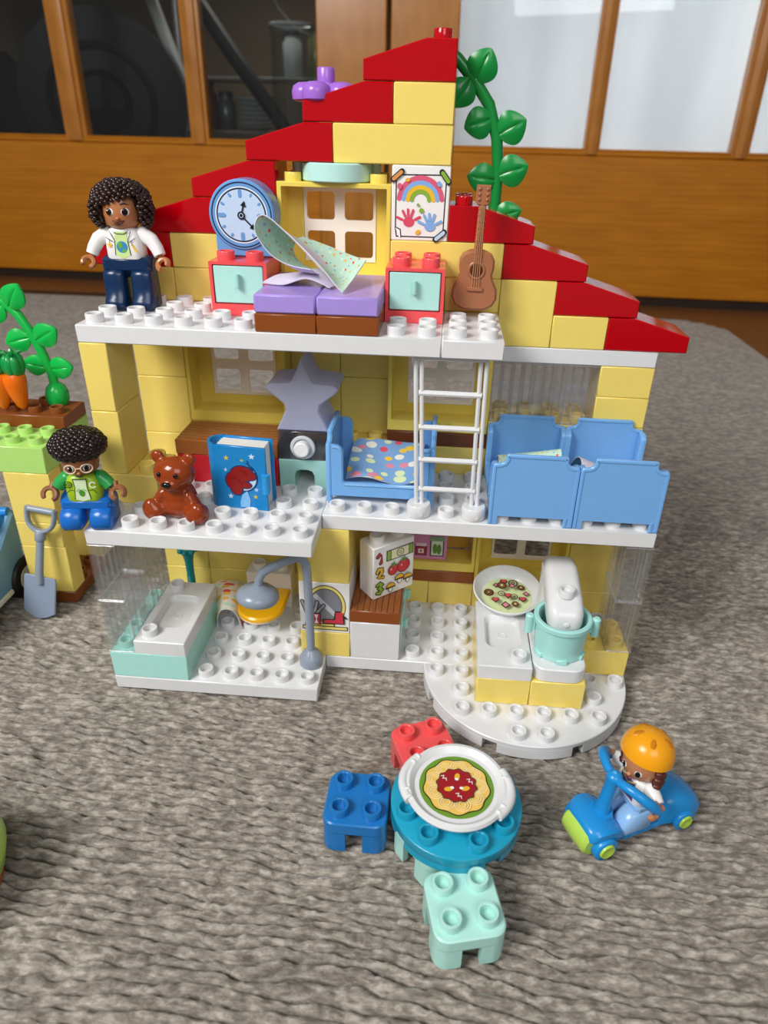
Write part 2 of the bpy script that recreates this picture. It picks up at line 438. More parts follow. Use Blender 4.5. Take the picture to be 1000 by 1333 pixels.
c2 = ramp(n, l, t2.outputs['Fac'], [(0.3, (.84, .84, .85, 1)), (0.7, (1, 1, 1, 1))])
mx = n.new('ShaderNodeMix'); mx.data_type = 'RGBA'; mx.blend_type = 'MULTIPLY'; mx.inputs[0].default_value = 1
l.new(c1, mx.inputs[6]); l.new(c2, mx.inputs[7]); l.new(mx.outputs[2], b.inputs['Base Color'])
b.inputs['Roughness'].default_value = 0.95; b.inputs['Specular IOR Level'].default_value = 0.15
b.inputs['Sheen Weight'].default_value = 0.25
bp = n.new('ShaderNodeBump'); bp.inputs['Strength'].default_value = 0.9; bp.inputs['Distance'].default_value = 0.0016
t3 = noise(n, l, 420, 6, coords(n, l, (.5, 1, 1)), 0.75); l.new(t3.outputs['Fac'], bp.inputs['Height']); l.new(bp.outputs['Normal'], b.inputs['Normal'])
rug = place('rug', me, mt); tag(rug, 'grey ribbed pile rug spread under all the toys', 'rug')

# --- the glazed doors behind
DR = -math.atan2(4, 109)
def door(name, x0, x1, stile0, stile1, muntins, label):
    d = bpy.data.objects.new(name, None); COL.objects.link(d); d.location = Vector((0, 78.02, 0)) * U; d.rotation_euler = (0, 0, DR)
    d['kind'] = 'structure'; d['label'] = label
    zt = 46
    g = G(); g.box(x0 + stile0, x1 - stile1, -.1, 1.5, .5, 17.4, .1); g.obj('bottom_panel', M_DOOR, d)
    g = G(); g.box(x0 + stile0, x1 - stile1, -.25, 1.6, 17.4, 17.9, .15); g.box(x0 + stile0, x1 - stile1, -.1, 1.5, 17.9, 18.2, .1); g.obj('sill_moulding', M_DOOR, d)
    g = G(); g.box(x0 + stile0, x1 - stile1, -.2, 1.6, zt - 7, zt, .1); g.obj('top_rail', M_DOOR, d)
    for a, bb in ((x0, x0 + stile0), (x1 - stile1, x1)):
        g = G(); g.box(a, bb, -.3, 1.7, .4, zt, .15); g.obj('stile', M_DOORV, d)
    edges = [x0 + stile0] + [e for mm in muntins for e in mm] + [x1 - stile1]
    for a, bb in muntins:
        g = G(); w = bb - a
        g.prism([(a, -.1), (a + w * .16, -.12), (a + w * .2, -.5), (a + w * .5, -.75), (a + w * .8, -.5), (a + w * .84, -.12), (bb, -.1), (bb, 1.4), (a, 1.4)], 17.6, zt - 7, 'z')
        g.obj('muntin', M_DOORV, d)
    for a, bb in zip(edges[0::2], edges[1::2]):
        g = G(); g.box(a - .2, bb + .2, .5, .7, 18, zt - 6.9, .02); g.obj('pane', M_GLASS, d)
    return d
door('door_1', -64, 3.2, 6.5, 8.6, [(-39.9, -36.9), (-22.5, -20.1)], 'left glazed wooden door with a dark room behind its panes')
door('door_2', 3.75, 73, 8.2, 6, [(28.3, 30.2), (46.0, 48.2)], 'right glazed wooden door with a pale curtain behind its panes')

g = G(); g.T = Matrix.Translation((0, 78.02, 0)) @ Matrix.Rotation(DR, 4, 'Z'); g.box(-70, 80, .3, 1.3, -.95, .6, .05); struct('gap_shade_1', g, plastic('#2A190C', .7))  # dark strip standing for the shaded door gap, added to block light
# curtain behind the right door
rows = []
for i in range(0, 120):
    X = 9 + 62 * i / 119.0
    rows.append([(X, 78.02 - X * 4 / 109 + 2.6 + .12 * math.sin(X * .35) + .03 * math.sin(X * 1.1 + 1), z) for z in (-.6, 15, 30, 46)])
mt, n, l, b = nt('curtain_cloth'); tq = noise(n, l, 8, 3, coords(n, l, (1, 1, .15)))
cc = ramp(n, l, tq.outputs['Fac'], [(.3, lin('#DCDDE0')), (.7, lin('#EEEFF1'))]); l.new(cc, b.inputs['Base Color']); b.inputs['Roughness'].default_value = .9
tl = n.new('ShaderNodeBsdfTranslucent'); l.new(cc, tl.inputs['Color']); ms = n.new('ShaderNodeMixShader'); ms.inputs['Fac'].default_value = .5
l.new(b.outputs['BSDF'], ms.inputs[1]); l.new(tl.outputs['BSDF'], ms.inputs[2]); l.new(ms.outputs['Shader'], n['Material Output'].inputs['Surface'])
M_CURT = mt
c = sheet('curtain', rows, [M_CURT], .15, sub=False); tag(c, 'pale grey curtain hanging behind the right glazed door', 'curtain')

g = G(); g.T = Matrix.Translation((0, 78.02, 0)) @ Matrix.Rotation(DR, 4, 'Z'); g.box(-110, 110, 0, 1.5, 46.2, 70, .05); struct('wall_leak_block', g, plastic('#D9D2C4', .8))  # unseen, put in to stop the curtain backlight leaking over the doors
# the dark room behind the left door
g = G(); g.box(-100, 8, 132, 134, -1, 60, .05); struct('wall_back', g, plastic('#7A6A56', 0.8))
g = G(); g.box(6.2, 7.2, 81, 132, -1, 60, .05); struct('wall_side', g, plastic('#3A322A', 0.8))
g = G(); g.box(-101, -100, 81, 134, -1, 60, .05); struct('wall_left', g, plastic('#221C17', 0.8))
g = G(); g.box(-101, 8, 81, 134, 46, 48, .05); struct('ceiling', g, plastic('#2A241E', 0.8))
t = thing('stroller_wheel', 'large black round wheel cover behind the left door glass', 'wheel', (-41.5, 96, 22.5), rot=(0.12, 0, 0.22))
g = G(); g.lathe([(1, -1.2), (11.3, -.2), (12.2, 0), (12.2, 1.2), (1, 1.4)], seg=48, axis='y'); g.obj('cover', M_DARK2, t)
g = G(); g.lathe([(7.0, -1.2), (7.4, -1.7), (8.0, -1.2), (7.5, -.6)], seg=40, axis='y', caps=(False, False)); g.obj('raised_ring', M_DARK, t)
g = G(); g.lathe([(.5, -2.6), (3.6, -2.2), (4.4, -1.2), (4.4, .2)], seg=32, axis='y'); g.obj('hub', plastic('#0E1013', .15), t)
g = G(); g.tube([(-41.5, 97.5, -.9), (-41.5, 98.2, 14), (-41.5, 98.2, 22.5)], 1.4, 10); g.obj('fork', M_DARK, t, (41.5, -96, -22.5))
t = thing('black_armchair', 'black padded seat standing behind the leftmost door pane', 'armchair', (-54, 94, -.9))
g = G(); g.box(-22, -2.5, -6, 8, 0, 30, 1.5); g.obj('seat', M_DARK, t)
g = G(); g.T = Matrix.Rotation(-.2, 4, 'Y'); g.box(-3.5, 1.0, -9, -2, 2, 48, 1.2); g.obj('backrest', M_DARK2, t)
g = G(); g.tube([(-18, -6.3, 27), (-3, -6.3, 26.8)], .45, 8); g.obj('bar', plastic('#AEB7C0', .2), t)
g = G(); g.tube([(-37.2, 102, 44), (-27.2, 101, 16), (-21.5, 100.5, -.9)], [.95, .95, .95], 8, flat=.5); o = g.obj('metal_bar', plastic('#C6C6C2', .3)); tag(o, 'flat silver metal bar leaning behind the middle door pane', 'bar')
g = G(); g.tube([(-29, 101, 38.5), (-22, 100.5, 29), (-14.5, 100, 19.5), (-12, 99.8, -.9)], 1.15, 8); o = g.obj('black_strut', M_DARK); tag(o, 'black slanting strut behind the third door pane', 'strut')
t = thing('storage_shelf', 'dim shelf rack behind the third door pane', 'shelf', (-22, 114, -.9))
for z in (8, 19.5, 27.5): g = G(); g.box(-12, 16, -3, 8, z, z + .5, .1); g.obj('shelf_board', '#77736E', t)
for x in (-12.7, 16.1): g = G(); g.box(x, x + .6, -3, -2.2, 0, 45, .1); g.obj('upright', '#A6AAAE', t)
for i in range(7):
    g = G(); g.lathe([(1.8, 0), (2.2, .12), (3.5, .5), (3.6, .58), (3.4, .58), (2.0, .2), (.01, .2)], seg=28, caps=(True, True))
    o = g.obj('dinner_plate', '#C9D2D6', loc=(-22.4, 113.5, 19.2 + i * .72)); tag(o, ('lowest', 'second lowest', 'third lowest', 'middle', 'third highest', 'second highest', 'topmost')[i] + ' white dinner plate of the stack behind the door glass', 'plate', 'stacked plates behind the door')
for i, (x, w, h, col, nm) in enumerate(((-31, 2.6, 6.5, '#5A2418', 'dark red'), (-27.6, 2.2, 5, '#3A3F44', 'charcoal'), (-15.6, 2.4, 6, '#C8CCCE', 'pale grey'), (-11.6, 2.2, 6.6, '#7A7444', 'olive'), (-8.5, 2.2, 5.2, '#8C3A30', 'brick red'))):
    z0 = 27.15 if i > 1 else 19.15
    t = thing('storage_jar', nm + ' jar standing on the dim shelf behind the door', 'jar', (x, 113.5, z0))
    g = G(); g.lathe([(w * .62, 0), (w * .7, .3), (w * .7, h * .8), (w * .5, h * .92), (w * .5, h)], seg=20); g.obj('body', col, t)
    g = G(); g.lathe([(w * .56, h), (w * .56, h + .7), (w * .4, h + .9)], seg=20); g.obj('lid', '#2E2E2E', t)
t = thing('glass_vase', 'tall clear glass vessel behind the third door pane', 'vase', (-11.5, 93, -.9))
g = G(); g.lathe([(3, 0), (3.1, .4), (3.1, 33), (2.9, 33), (2.8, .9), (.01, .7)], seg=28, caps=(True, True)); g.obj('body', M_GLASS, t)
g = G(); g.lathe([(3.1, 33), (3.3, 33.2), (3.1, 33.4), (2.9, 33.2)], seg=28, caps=(False, False)); g.obj('rim', plastic('#C6CDD0', .15), t)
g = G(); g.tube([(-16.2, 99, 38), (-14.5, 99, 35), (-12, 99, 32.6), (-8.4, 99, 31.2)], .14, 6); o = g.obj('wire', plastic('#C8C8BC', .3)); tag(o, 'thin pale wire curving behind the third door pane', 'wire')
# ================================================================== TOY HOUSE
H = thing('toy_house', 'three storey yellow toy brick house with red stepped roof and white floors', 'toy house')
def grid(x0, x1, y0, y1, skip=()):
    r = []
    for i in range(int(round(x1 - x0))):
        for j in range(int(round(y1 - y0))):
            p = (x0 + .5 + i, y0 + .5 + j)
            if not any(a < p[0] < b and c < p[1] < d for a, b, c, d in skip): r.append(p)
    return r
def floorp(x0, x1, y0, y1, z, skip, label=None):
    return brick('floor_plate', x0, x1, y0, y1, z - .6, z, WHT, H, grid(x0, x1, y0, y1, skip), label=label)
# ground floor
floorp(0, 8, -2, 6, .6, [(-1, 3, -2, 2), (-1, 9, 4, 7), (7, 9, 0, 6), (4, 6, 1.9, 4), (7, 8, -1, 0), (-1, 1, 0, 4)], 'white studded bathroom floor plate')
floorp(8, 20, 0, 6, .6, [(7, 9, -1, 7), (9, 11, -1, 4), (7, 21, 4, 7), (14, 18, -1, 2), (18, 21, -1, 2)], 'white studded kitchen floor plate')
# half-round kitchen plate
g = G(); out = [(20, -.01), (12, -.01)] + arc(16, 0, 3.98, 183, 357, 40)
g.prism(out, .4, .6, 'z', .03)
for a0, a1 in ((180, 201), (207, 244), (252, 291.5), (298, 333), (339, 360)):
    n_ = 10; A = arc(16, 0, 3.98, a0, a1, n_); Bi = arc(16, 0, 3.72, a1, a0, n_); g.prism(A + Bi, 0, .41, 'z')
hp = g.obj('floor_plate', WHT, H, label='white half round kitchen floor plate')
for x, y in [(12.5, -.5), (13.5, -.5), (18.5, -.5), (19.5, -.5), (13.5, -1.5), (18.5, -1.5)] + [(13.5 + i, -2.5) for i in range(6)] + [(15.5, -3.5), (16.5, -3.5)]:
    stud(hp, (x, y, .6), WHT)
# middle floor
floorp(0, 8, -2, 6, 7.2, [(-1, 2, 0, 3), (2, 6, 2, 7), (-1, 9, 4, 7), (6, 8, 2, 4), (1.6, 4.3, -1.3, 0.2), (-1, 1, -2, -1), (4, 6, 0, 1)], 'white studded bedroom floor plate on the left')
floorp(8, 20, 0, 6, 7.2, [(8, 12, 1, 7), (7, 21, 4, 7), (11, 12, 0, 1), (13, 14, 0, 1), (14, 20, 1, 4)], 'white studded bedroom floor plate on the right')
# top floor
floorp(0, 12, 0, 6, 13.8, [(-1, 13, 4, 7), (4, 6, 2, 4), (10, 12, 2, 4), (6, 10, 0, 4), (0, 2, 2, 3)], 'white studded attic floor plate')
floorp(12, 14, 0, 4, 13.8, [(12, 14, 3, 4)], 'small white studded attic floor plate by the guitar')
floorp(12, 20, 4, 6, 12.6, [(0, 30, 0, 10)], 'white floor plate strip under the right roof')

def yb(x0, x1, y0, y1, z0, z1, studs=(), col=YEL, name='brick', label=None): return brick(name, x0, x1, y0, y1, z0, z1, col, H, studs, label=label)
# ---- ground floor walls
for x0, x1 in ((0, 2), (2, 4), (4, 8)): yb(x0, x1, 4, 6, .6, 1.8)
for x0, x1 in ((0, 2), (2, 6), (6, 8)): yb(x0, x1, 4, 6, 1.8, 3.0)
for x0, x1 in ((0, 4), (4, 8)): yb(x0, x1, 4, 6, 3.0, 5.4)
yb(0, 8, 4, 6, 5.4, 6.6)
yb(0, 3, -2, 2, .6, 1.8, [(.5, -1.5), (.5, -.5), (.5, .5), (.5, 1.5)], MINT, label='mint brick under the bathtub')
yb(7, 9, 0, 2, .6, 1.8); mir = yb(7, 9, 0, 2, 1.8, 4.2, col='#F4F2EE', label='brick printed with a round mirror and brushes'); yb(7, 9, 0, 2, 4.2, 6.6)
for z in (.6, 1.8, 4.2): yb(7, 9, 2, 4, z, {.6: 1.8, 1.8: 4.2, 4.2: 6.6}[z])
for x0, x1 in ((8, 10), (10, 12), (12, 14)): yb(x0, x1, 4, 6, .6, 1.8)
yb(10, 14, 4, 6, 1.8, 2.4, col=BRN, name='brown_plate')
yb(8, 10, 4, 6, 1.8, 4.2); yb(8, 10, 4, 6, 4.2, 6.6)
yb(10, 14, 4, 6, 6.0, 6.6)
yb(14, 18, 4, 6, .6, 1.8); yb(14, 18, 4, 6, 5.4, 6.6)
yb(18, 20, 4, 6, .6, 1.8); yb(18, 20, 4, 6, 1.8, 4.2); yb(18, 20, 4, 6, 4.2, 6.6)
yb(18, 20, 0, 2, .6, 1.8, [(18.5, .5), (19.5, .5), (18.5, 1.5), (19.5, 1.5)])
# ---- middle floor walls
yb(0, 2, 0, 2, 7.2, 8.4, [(1.5, .5), (1.5, 1.5)])
yb(0, .95, 0, 2, 8.4, 10.8); yb(0, .95, 0, 2, 10.8, 13.2)
yb(0, 2, 4, 6, 7.2, 8.4); yb(0, 2, 4, 6, 8.4, 10.8); yb(0, 2, 4, 6, 10.8, 13.2)
yb(2, 6, 4, 6, 7.2, 8.4); yb(2, 6, 4, 6, 8.4, 9.0, name='yellow_plate'); yb(2, 6, 4, 6, 12.6, 13.2, name='yellow_plate')
yb(6, 8, 4, 6, 7.2, 8.4); yb(6, 8, 5, 6, 8.4, 10.8); yb(6, 8, 5, 6, 10.8, 13.2)
yb(8, 10, 4, 6, 7.2, 8.4, [(8.5, 4.5), (9.5, 4.5)]); yb(8, 10, 5, 6, 8.4, 10.8); yb(8, 10, 5, 6, 10.8, 13.2)
yb(10, 14, 4, 6, 7.2, 8.4); yb(10, 14, 4, 6, 8.4, 9.0, col='#6E3A1C', name='brown_plate'); yb(10, 12, 4, 6, 12.6, 13.2, name='yellow_plate')
yb(14, 18, 4, 6, 7.2, 8.4); yb(14, 18, 4, 6, 8.4, 9.6, [(14.5 + i, 4.5) for i in range(4)] + [(14.5 + i, 5.5) for i in range(4)])
for z in (7.2, 8.4, 9.6, 10.8): yb(18, 20, 4, 6, z, z + 1.2)
# ---- gable
yb(14, 16, 4, 6, 12.6, 15.0); yb(16, 18, 4, 6, 12.6, 13.8); yb(12, 14, 4, 6, 12.6, 13.8)
yb(0, 2, 4, 6, 13.8, 15); yb(2, 4, 4, 6, 13.8, 15); yb(4, 6, 4, 6, 13.8, 15); yb(10, 12, 4, 6, 13.8, 15); yb(12, 14, 4, 6, 13.8, 15)
yb(6, 10, 4, 6, 13.8, 14.4, name='yellow_plate')
yb(2, 4, 4, 6, 15, 16.2); yb(4, 6, 4, 6, 15, 16.2); yb(10, 14, 4, 6, 15, 16.2)
yb(4, 6, 4, 6, 16.2, 17.4)
post = yb(10, 12, 4, 6, 16.2, 18.6, col='#F4F2EE', label='brick printed with a rainbow and hand print painting')
yb(8, 12, 4, 6, 18.6, 19.8); yb(10, 12, 4, 6, 19.8, 21.0)
g = G(); g.lathe([(1.2, 0), (1.25, .04), (1.25, .56), (1.2, .6)], (8.02, 4.93, 18.0), 32); g.obj('round_plate', '#BFEBE2', H, label='pale mint round plate above the attic window')
for sx in (6.5, 9.5): g = G(); g.lathe([(.2, 0), (.2, .3)], (sx + (.1 if sx < 8 else -.15), 5.0, 18.27), 16); g.obj('peg', '#D5EFE8', H)
# roof bricks: a 3 stud wedge
def wedge(d):
    key = ('wedge', d)
    if key not in BOX:
        g = G(); e = .012
        o = [(e, e), (3 - e, e), (3 - e, 1.2 - e), (2 + e, 1.2 - e), (e, .6)]
        if d < 0: o = [(3 - x, z) for x, z in o][::-1]
        g.prism(o, e, 2 - e, 'y', .035); BOX[key] = g.mesh('roof_brick', 25)
    return BOX[key]
for x0, z0, d in ((9, 21, 1), (7, 19.8, 1), (5, 18.6, 1), (3, 17.4, 1), (1, 16.2, 1), (-1, 15.0, 1), (12, 16.2, -1), (14, 15, -1), (16, 13.8, -1), (18, 12.6, -1)):
    o = place('roof_brick', wedge(d), RED, H, (x0, 4, z0))
    sx = 2.5 if d > 0 else .5
    if z0 in (21,): stud(o, (sx, .5, 1.19), RED); stud(o, (sx, 1.5, 1.19), RED)
    if d < 0 and z0 == 16.2: stud(o, (sx, .5, 1.19), RED); stud(o, (sx, 1.5, 1.19), RED)

# ---- windows: deep yellow frame with a white four pane grille at the back
def frame_mesh(hz=3.6, t=.16, grille=True):
    key = ('frame', hz, grille)
    if key not in BOX:
        g = G(); e = .01
        A = rrect(e, 4 - e, e, hz - e, .03, 2); Bq = rrect(t, 4 - t, t + .3, hz - t, .03, 2); Cq = rrect(.74, 3.4, .84, 3.42, .12, 2)
        rings = [[(x, 1.2, z) for x, z in A], [(x, .04, z) for x, z in A], [(x + (.03 if x < 2 else -.03), .01, z + (.03 if z < 1 else -.03)) for x, z in A], [(x, .01, z) for x, z in Bq], [(x, 1.02, z) for x, z in Bq]]
        if grille: rings += [[(x, 1.02, z) for x, z in Cq], [(x, 1.2, z) for x, z in Cq]]
        else: rings += [[(x, 1.2, z) for x, z in Bq]]
        g.loft(rings, False, False, close=True); BOX[key] = g.mesh('window', 30)
    return BOX[key]
GR = {}
def grille_mesh():
    if 'g' not in GR:
        g = G(); y0, y1 = .99, 1.14
        X = [.76, .86, 1.88, 2.24, 3.28, 3.38]; Z = [.86, 1.0, 1.92, 2.3, 3.24, 3.4]
        # frame with four rounded openings
        for i in (0, 1):
            for j in (0, 1):
                x0, x1 = (X[0], 2.06) if i == 0 else (2.06, X[5]); z0, z1 = (Z[0], 2.11) if j == 0 else (2.11, Z[5])
                a0, a1 = (X[1], X[2]) if i == 0 else (X[3], X[4]); b0, b1 = (Z[1], Z[2]) if j == 0 else (Z[3], Z[4])
                A = rrect(x0, x1, z0, z1, .001, 5); Bq = rrect(a0, a1, b0, b1, .13, 5)
                g.loft([[(x, y1, z) for x, z in A], [(x, y0, z) for x, z in A], [(x, y0, z) for x, z in Bq], [(x, y1, z) for x, z in Bq]], close=True)
        GR['g'] = g.mesh('grille', 30)
    return GR['g']
def window(x0, z0, studs=False, grille=True, hz=3.6):
    o = place('window', frame_mesh(hz, grille=grille), '#F0D660', H, (x0, 4, z0))
    if grille: place('grille', grille_mesh(), '#F7EFE2', o)
    if studs:
        for sx in (.5, 3.5): stud(o, (sx, .5, hz - .01), '#F0D660'); stud(o, (sx, 1.5, hz - .01), '#F0D660')
    return o
window(6, 14.4, True)
window(2, 9.0); window(10, 9.0)
window(10, 2.4, grille=False); window(14, 1.8)
yb(10.2, 13.8, 5.25, 5.48, 2.9, 5.8, name='back_panel', col='#DDB04A')

# ---- clear ribbed panels
def panel_mesh(L, key):
    if key not in BOX:
        g = G(); e = .012; t = .07; h = 2.4 - e                     # 1 deep (x), L long (y): open thin walled box with ribs
        for a in ((e, t), (1 - t, 1 - e)): g.box(a[0], a[1], e, L - e, 0, h, .012)
        for a in ((e, t), (L - t, L - e)): g.box(t, 1 - t, a[0], a[1], 0, h, .012)
        g.box(t, 1 - t, t, L - t, h - .08, h, .01)
        n_ = int(L * 2) + 1; g.m = 1
        for i in range(1, n_):
            y = L * i / n_; w_ = .05
            g.prism([(.07, y - w_), (.07 + w_ * 1.2, y), (.07, y + w_)], 0, h - .09, 'z'); g.prism([(.93, y + w_), (.93 - w_ * 1.2, y), (.93, y - w_)], 0, h - .09, 'z')
        for zz in (.0, h - .05):
            for xx in (0.0, .96): g.box(xx, xx + .04, .02, L - .02, zz, zz + .05, .005)
            for yy in (0.0, L - .04): g.box(.04, .96, yy, yy + .04, zz, zz + .05, .005)
        BOX[key] = g.mesh('clear_panel', 30)
    return BOX[key]
for z in (1.8, 4.2):
    for y in (-2, 0): place('clear_panel', panel_mesh(2, 'pan2'), [M_CLEAR, M_CLEARE], H, (0, y, z))
    place('clear_panel', panel_mesh(2, 'pan2'), [M_CLEAR, M_CLEARE], H, (19.05, 0, z))
for x in (14, 16):
    o = place('clear_panel', panel_mesh(2, 'pan2'), [M_CLEAR, M_CLEARE], H, (x + 2, 4.0, 9.6)); o.rotation_euler = (0, 0, PI / 2)

# ---- prints on the house bricks
def P_poster():
    p = Print(); K = '#2A2A2A'
    p.line(K, [(.2, .14), (1.82, .14), (1.86, 2.12), (.16, 2.1), (.16, .42), (.2, .14)], .04)
    p.poly('#FFFFFF', [(.15, .44), (.34, .36), (.36, .1), (.3, .1)]); p.line(K, [(.16, .44), (.33, .37), (.36, .12)], .035)
    for col, r, w in (('#E0607E', .72, .16), ('#85B4EA', .57, .14), ('#F2C230', .43, .14), ('#8CB63A', .29, .13)):
        p.line(col, [(1.0 + r * math.cos(math.radians(a)) * 1.02, 1.3 + r * math.sin(math.radians(a))) for a in range(5, 176, 10)], w)
    for hx, hy, col in ((.62, .62, '#E0506A'), (1.36, .5, '#85B4EA')):
        p.ell(col, hx, hy, .19, .16)
        for k, a in enumerate((160, 120, 95, 70, 25)):
            a = math.radians(a); p.line(col, [(hx + .24 * math.cos(a), hy + .2 * math.sin(a)), (hx + .42 * math.cos(a), hy + .4 * math.sin(a))], .085)
    p.ell('#F2B83A', .95, .3, .1, .07, .6); p.ell('#8CB63A', 1.05, 1.0, .08); p.ell('#8CB63A', .93, 1.18, .05); p.ell('#F2B83A', .55, 1.95, .08, .06); p.ell('#E0607E', .28, 1.75, .08, .1); p.ell('#85B4EA', 1.62, 1.85, .07, .09, .3)
    for cx, cy, a, col in ((.2, 2.08, .7, '#E09A55'), (1.82, 2.06, -.9, '#8CB63A'), (1.72, .2, .7, '#C4DDF2')):
        d = (math.cos(a) * .17, math.sin(a) * .17); p.line(K, [(cx - d[0] * 1.15, cy - d[1] * 1.15), (cx + d[0] * 1.15, cy + d[1] * 1.15)], .19); p.line(col, [(cx - d[0] * .95, cy - d[1] * .95), (cx + d[0] * .95, cy + d[1] * .95)], .12)
    return p
P_poster().obj(post, (0, .008, 0), (1, 0, 0), (0, 0, 1), 'painting_print')
p = Print(); K = '#332A26'
p.ell(K, 1.05, 1.32, .8, .98); p.ell('#EFDD78', 1.05, 1.32, .77, .94); p.ell(K, 1.05, 1.32, .66, .82); p.ell('#85888E', 1.05, 1.32, .63, .79)
p.poly('#C9CBD0', [(.55, 1.75), (.68, 1.9), (1.5, .95), (1.38, .8)])
p.rect(K, .1, 1.92, .14, .34); p.rect('#EFDD78', .14, 1.88, .18, .3); p.rect(K, .2, 1.4, .32, .46); p.rect('#EFDD78', .24, 1.36, .35, .43)
for i, (a, bq) in enumerate((((.3, .95), (.12, 1.5)), ((.45, .95), (.4, 1.55)), ((.6, .95), (.72, 1.5)), ((.68, .95), (.98, 1.35)))): p.line(K, [a, bq], .17); p.line('#9A9CA2', [a, bq], .1)
p.rect(K, .5, .85, .4, .98); p.rect('#D4394A', .54, .62, .44, .94); p.rect('#D4394A', .73, .81, .44, .94); p.poly('#F0E2D6', [(.6, .9), (.75, .9), (.69, .68), (.75, .46), (.6, .46), (.66, .68)])
p.poly(K, [(.92, .48), (1.8, .48), (1.8, .82), (1.62, .82), (1.62, 1.12), (1.42, 1.12), (1.36, .72), (.92, .7)]); p.poly('#D4394A', [(.98, .52), (1.75, .52), (1.72, .9), (1.75, 1.06), (1.46, 1.06), (1.42, .68), (.98, .66)]); p.poly(K, [(1.75, .95), (1.95, .74), (1.75, .78)])
p.obj(mir, (0, .008, 0), (1, 0, 0), (0, 0, 1), 'mirror_print')
# ================================================================== FIGURES
def fib(n):
    for i in range(n):
        z = 1 - 2 * (i + .5) / n; r = math.sqrt(1 - z * z); a = i * 2.39996323
        yield Vector((r * math.cos(a), r * math.sin(a), z))
def hand(parent, c, aim, col, r=.2, t=.085, open_=75, rot=0.0):
    # C-shaped grip: a ring with an opening, its plane spanned by aim and a sideways axis
    aim = Vector(aim).normalized(); sd = aim.cross(Vector((math.sin(rot), -math.cos(rot), .2))).normalized(); pts = []
    c = Vector(c)
    for i in range(15):
        a = math.radians(open_ / 2 + (360 - open_) * i / 14.0)
        pts.append(c + aim * (math.cos(a) * r) + sd * (math.sin(a) * r))
    g = G(); g.tube(pts, [t * .75] + [t] * 13 + [t * .75], 8, flat=1.35)
    g.tube([c - aim * r * 1.0, c - aim * (r + .2)], .1, 10)
    return g.obj('hand', col, parent)
def eye(parent, x, z, R, cz, sx=.115, sz=.125, look=(0, 0), name='eye'):
    y = -math.sqrt(max(R * R - x * x, .01)); n_ = Vector((x, y, 0)).normalized(); rot = Matrix.Rotation(math.atan2(n_.y, n_.x) + PI / 2, 3, 'Z')
    g = G(); g.ell((x, y + .015, z), (sx, .035, sz), 14, 8, rot); e = g.obj(name, '#F6F3EE', parent)
    g = G(); g.ell(Vector((x + look[0], y, z + look[1])) + n_ * .012, (sx * .74, .036, sz * .97), 14, 8, rot); g.obj('pupil', plastic('#17100D', .12), e)
    g = G(); g.ell(Vector((x + look[0] - .03, y, z + look[1] + .045)) + n_ * .035, (.024, .012, .024), 8, 6, rot); g.obj('glint', '#FFFFFF', e)
def head_part(t, z0, h, R, col, yaw=0.0):
    g = G(); g.lathe([(.30, 0), (R * .72, .05), (R * .93, h * .16), (R, h * .4), (R, h * .65), (R * .9, h * .85), (R * .55, h)], (0, 0, 0), 28)
    o = g.obj('head', col, t, (0, 0, z0)); o.rotation_euler = (0, 0, yaw); return o
def legs(t, adult, col, w=.36, gap=.12):
    zt = 1.32 if adult else .7; zw = 1.78 if adult else 1.08
    for s in (-1, 1):
        x0, x1 = sorted((s * gap, s * (gap + 2 * w)))
        if adult: o = [(-.56, 0), (-.66, .12), (-.64, .34), (-.52, .46), (-.48, .9), (-.47, 1.2), (-.38, 1.38), (.3, 1.38), (.42, 1.2), (.5, .3), (.5, 0)]
        else: o = [(-.6, 0), (-.72, .14), (-.72, .4), (-.6, .62), (-.4, .76), (.3, .76), (.48, .4), (.5, 0)]
        g = G(); g.prism(o, x0, x1, 'x', .09); g.obj('leg', col, t, angle=50)
    g = G(); W = gap + 2 * w
    g.box(-W * .97, W * .97, -.42, .4, zt - .04, zw, .1)
    g.lathe([(.3, -W - .02), (.38, -W + .06), (.38, W - .06), (.3, W + .02)], (0, .12, zt + .1), 20, 'x')
    return g.obj('hips', col, t)
def torso(t, z0, h, col, w0=.62, w1=.6, d=.42):
    rings = []
    for f, ww, dd in ((0, w0 * .96, d * .96), (.04, w0, d), (.35, w0, d), (.7, w1, d * .98), (.88, w1 * .82, d * .9), (.97, w1 * .5, d * .66), (1.0, .3, .3)):
        rings.append([(x, y, z0 + h * f) for x, y in rrect(-ww, ww, -dd, dd, min(dd * .6, ww * .5), 5)])
    g = G(); g.loft(rings); return g.obj('torso', col, t, angle=50)
def arm(t, pts, col, r0=.27, r1=.2):
    n_ = len(pts); g = G(); P = [Vector(p) for p in pts]
    g.ell(P[0], (r0, r0, r0), 14, 10); g.tube(P, [r0 + (r1 - r0) * i / (n_ - 1) for i in range(n_)], 14)
    return g.obj('sleeve', col, t, angle=60)
def curls(name, parts, bumps, col, parent, loc=(0, 0, 0)):
    g = G()
    for c, r in parts: g.ell(c, r, 20, 14)
    for c, r, n_, ok, br in bumps:
        for d in fib(n_):
            p = Vector((c[0] + d.x * r[0], c[1] + d.y * r[1], c[2] + d.z * r[2]))
            if ok(p, d):
                q = br * random.uniform(.7, 1.25); g.ell(p, (q, q, q * .9), 7, 5)
    return g.obj(name, col, parent, loc, angle=80)
HAIR = plastic('#2C1712', .2)

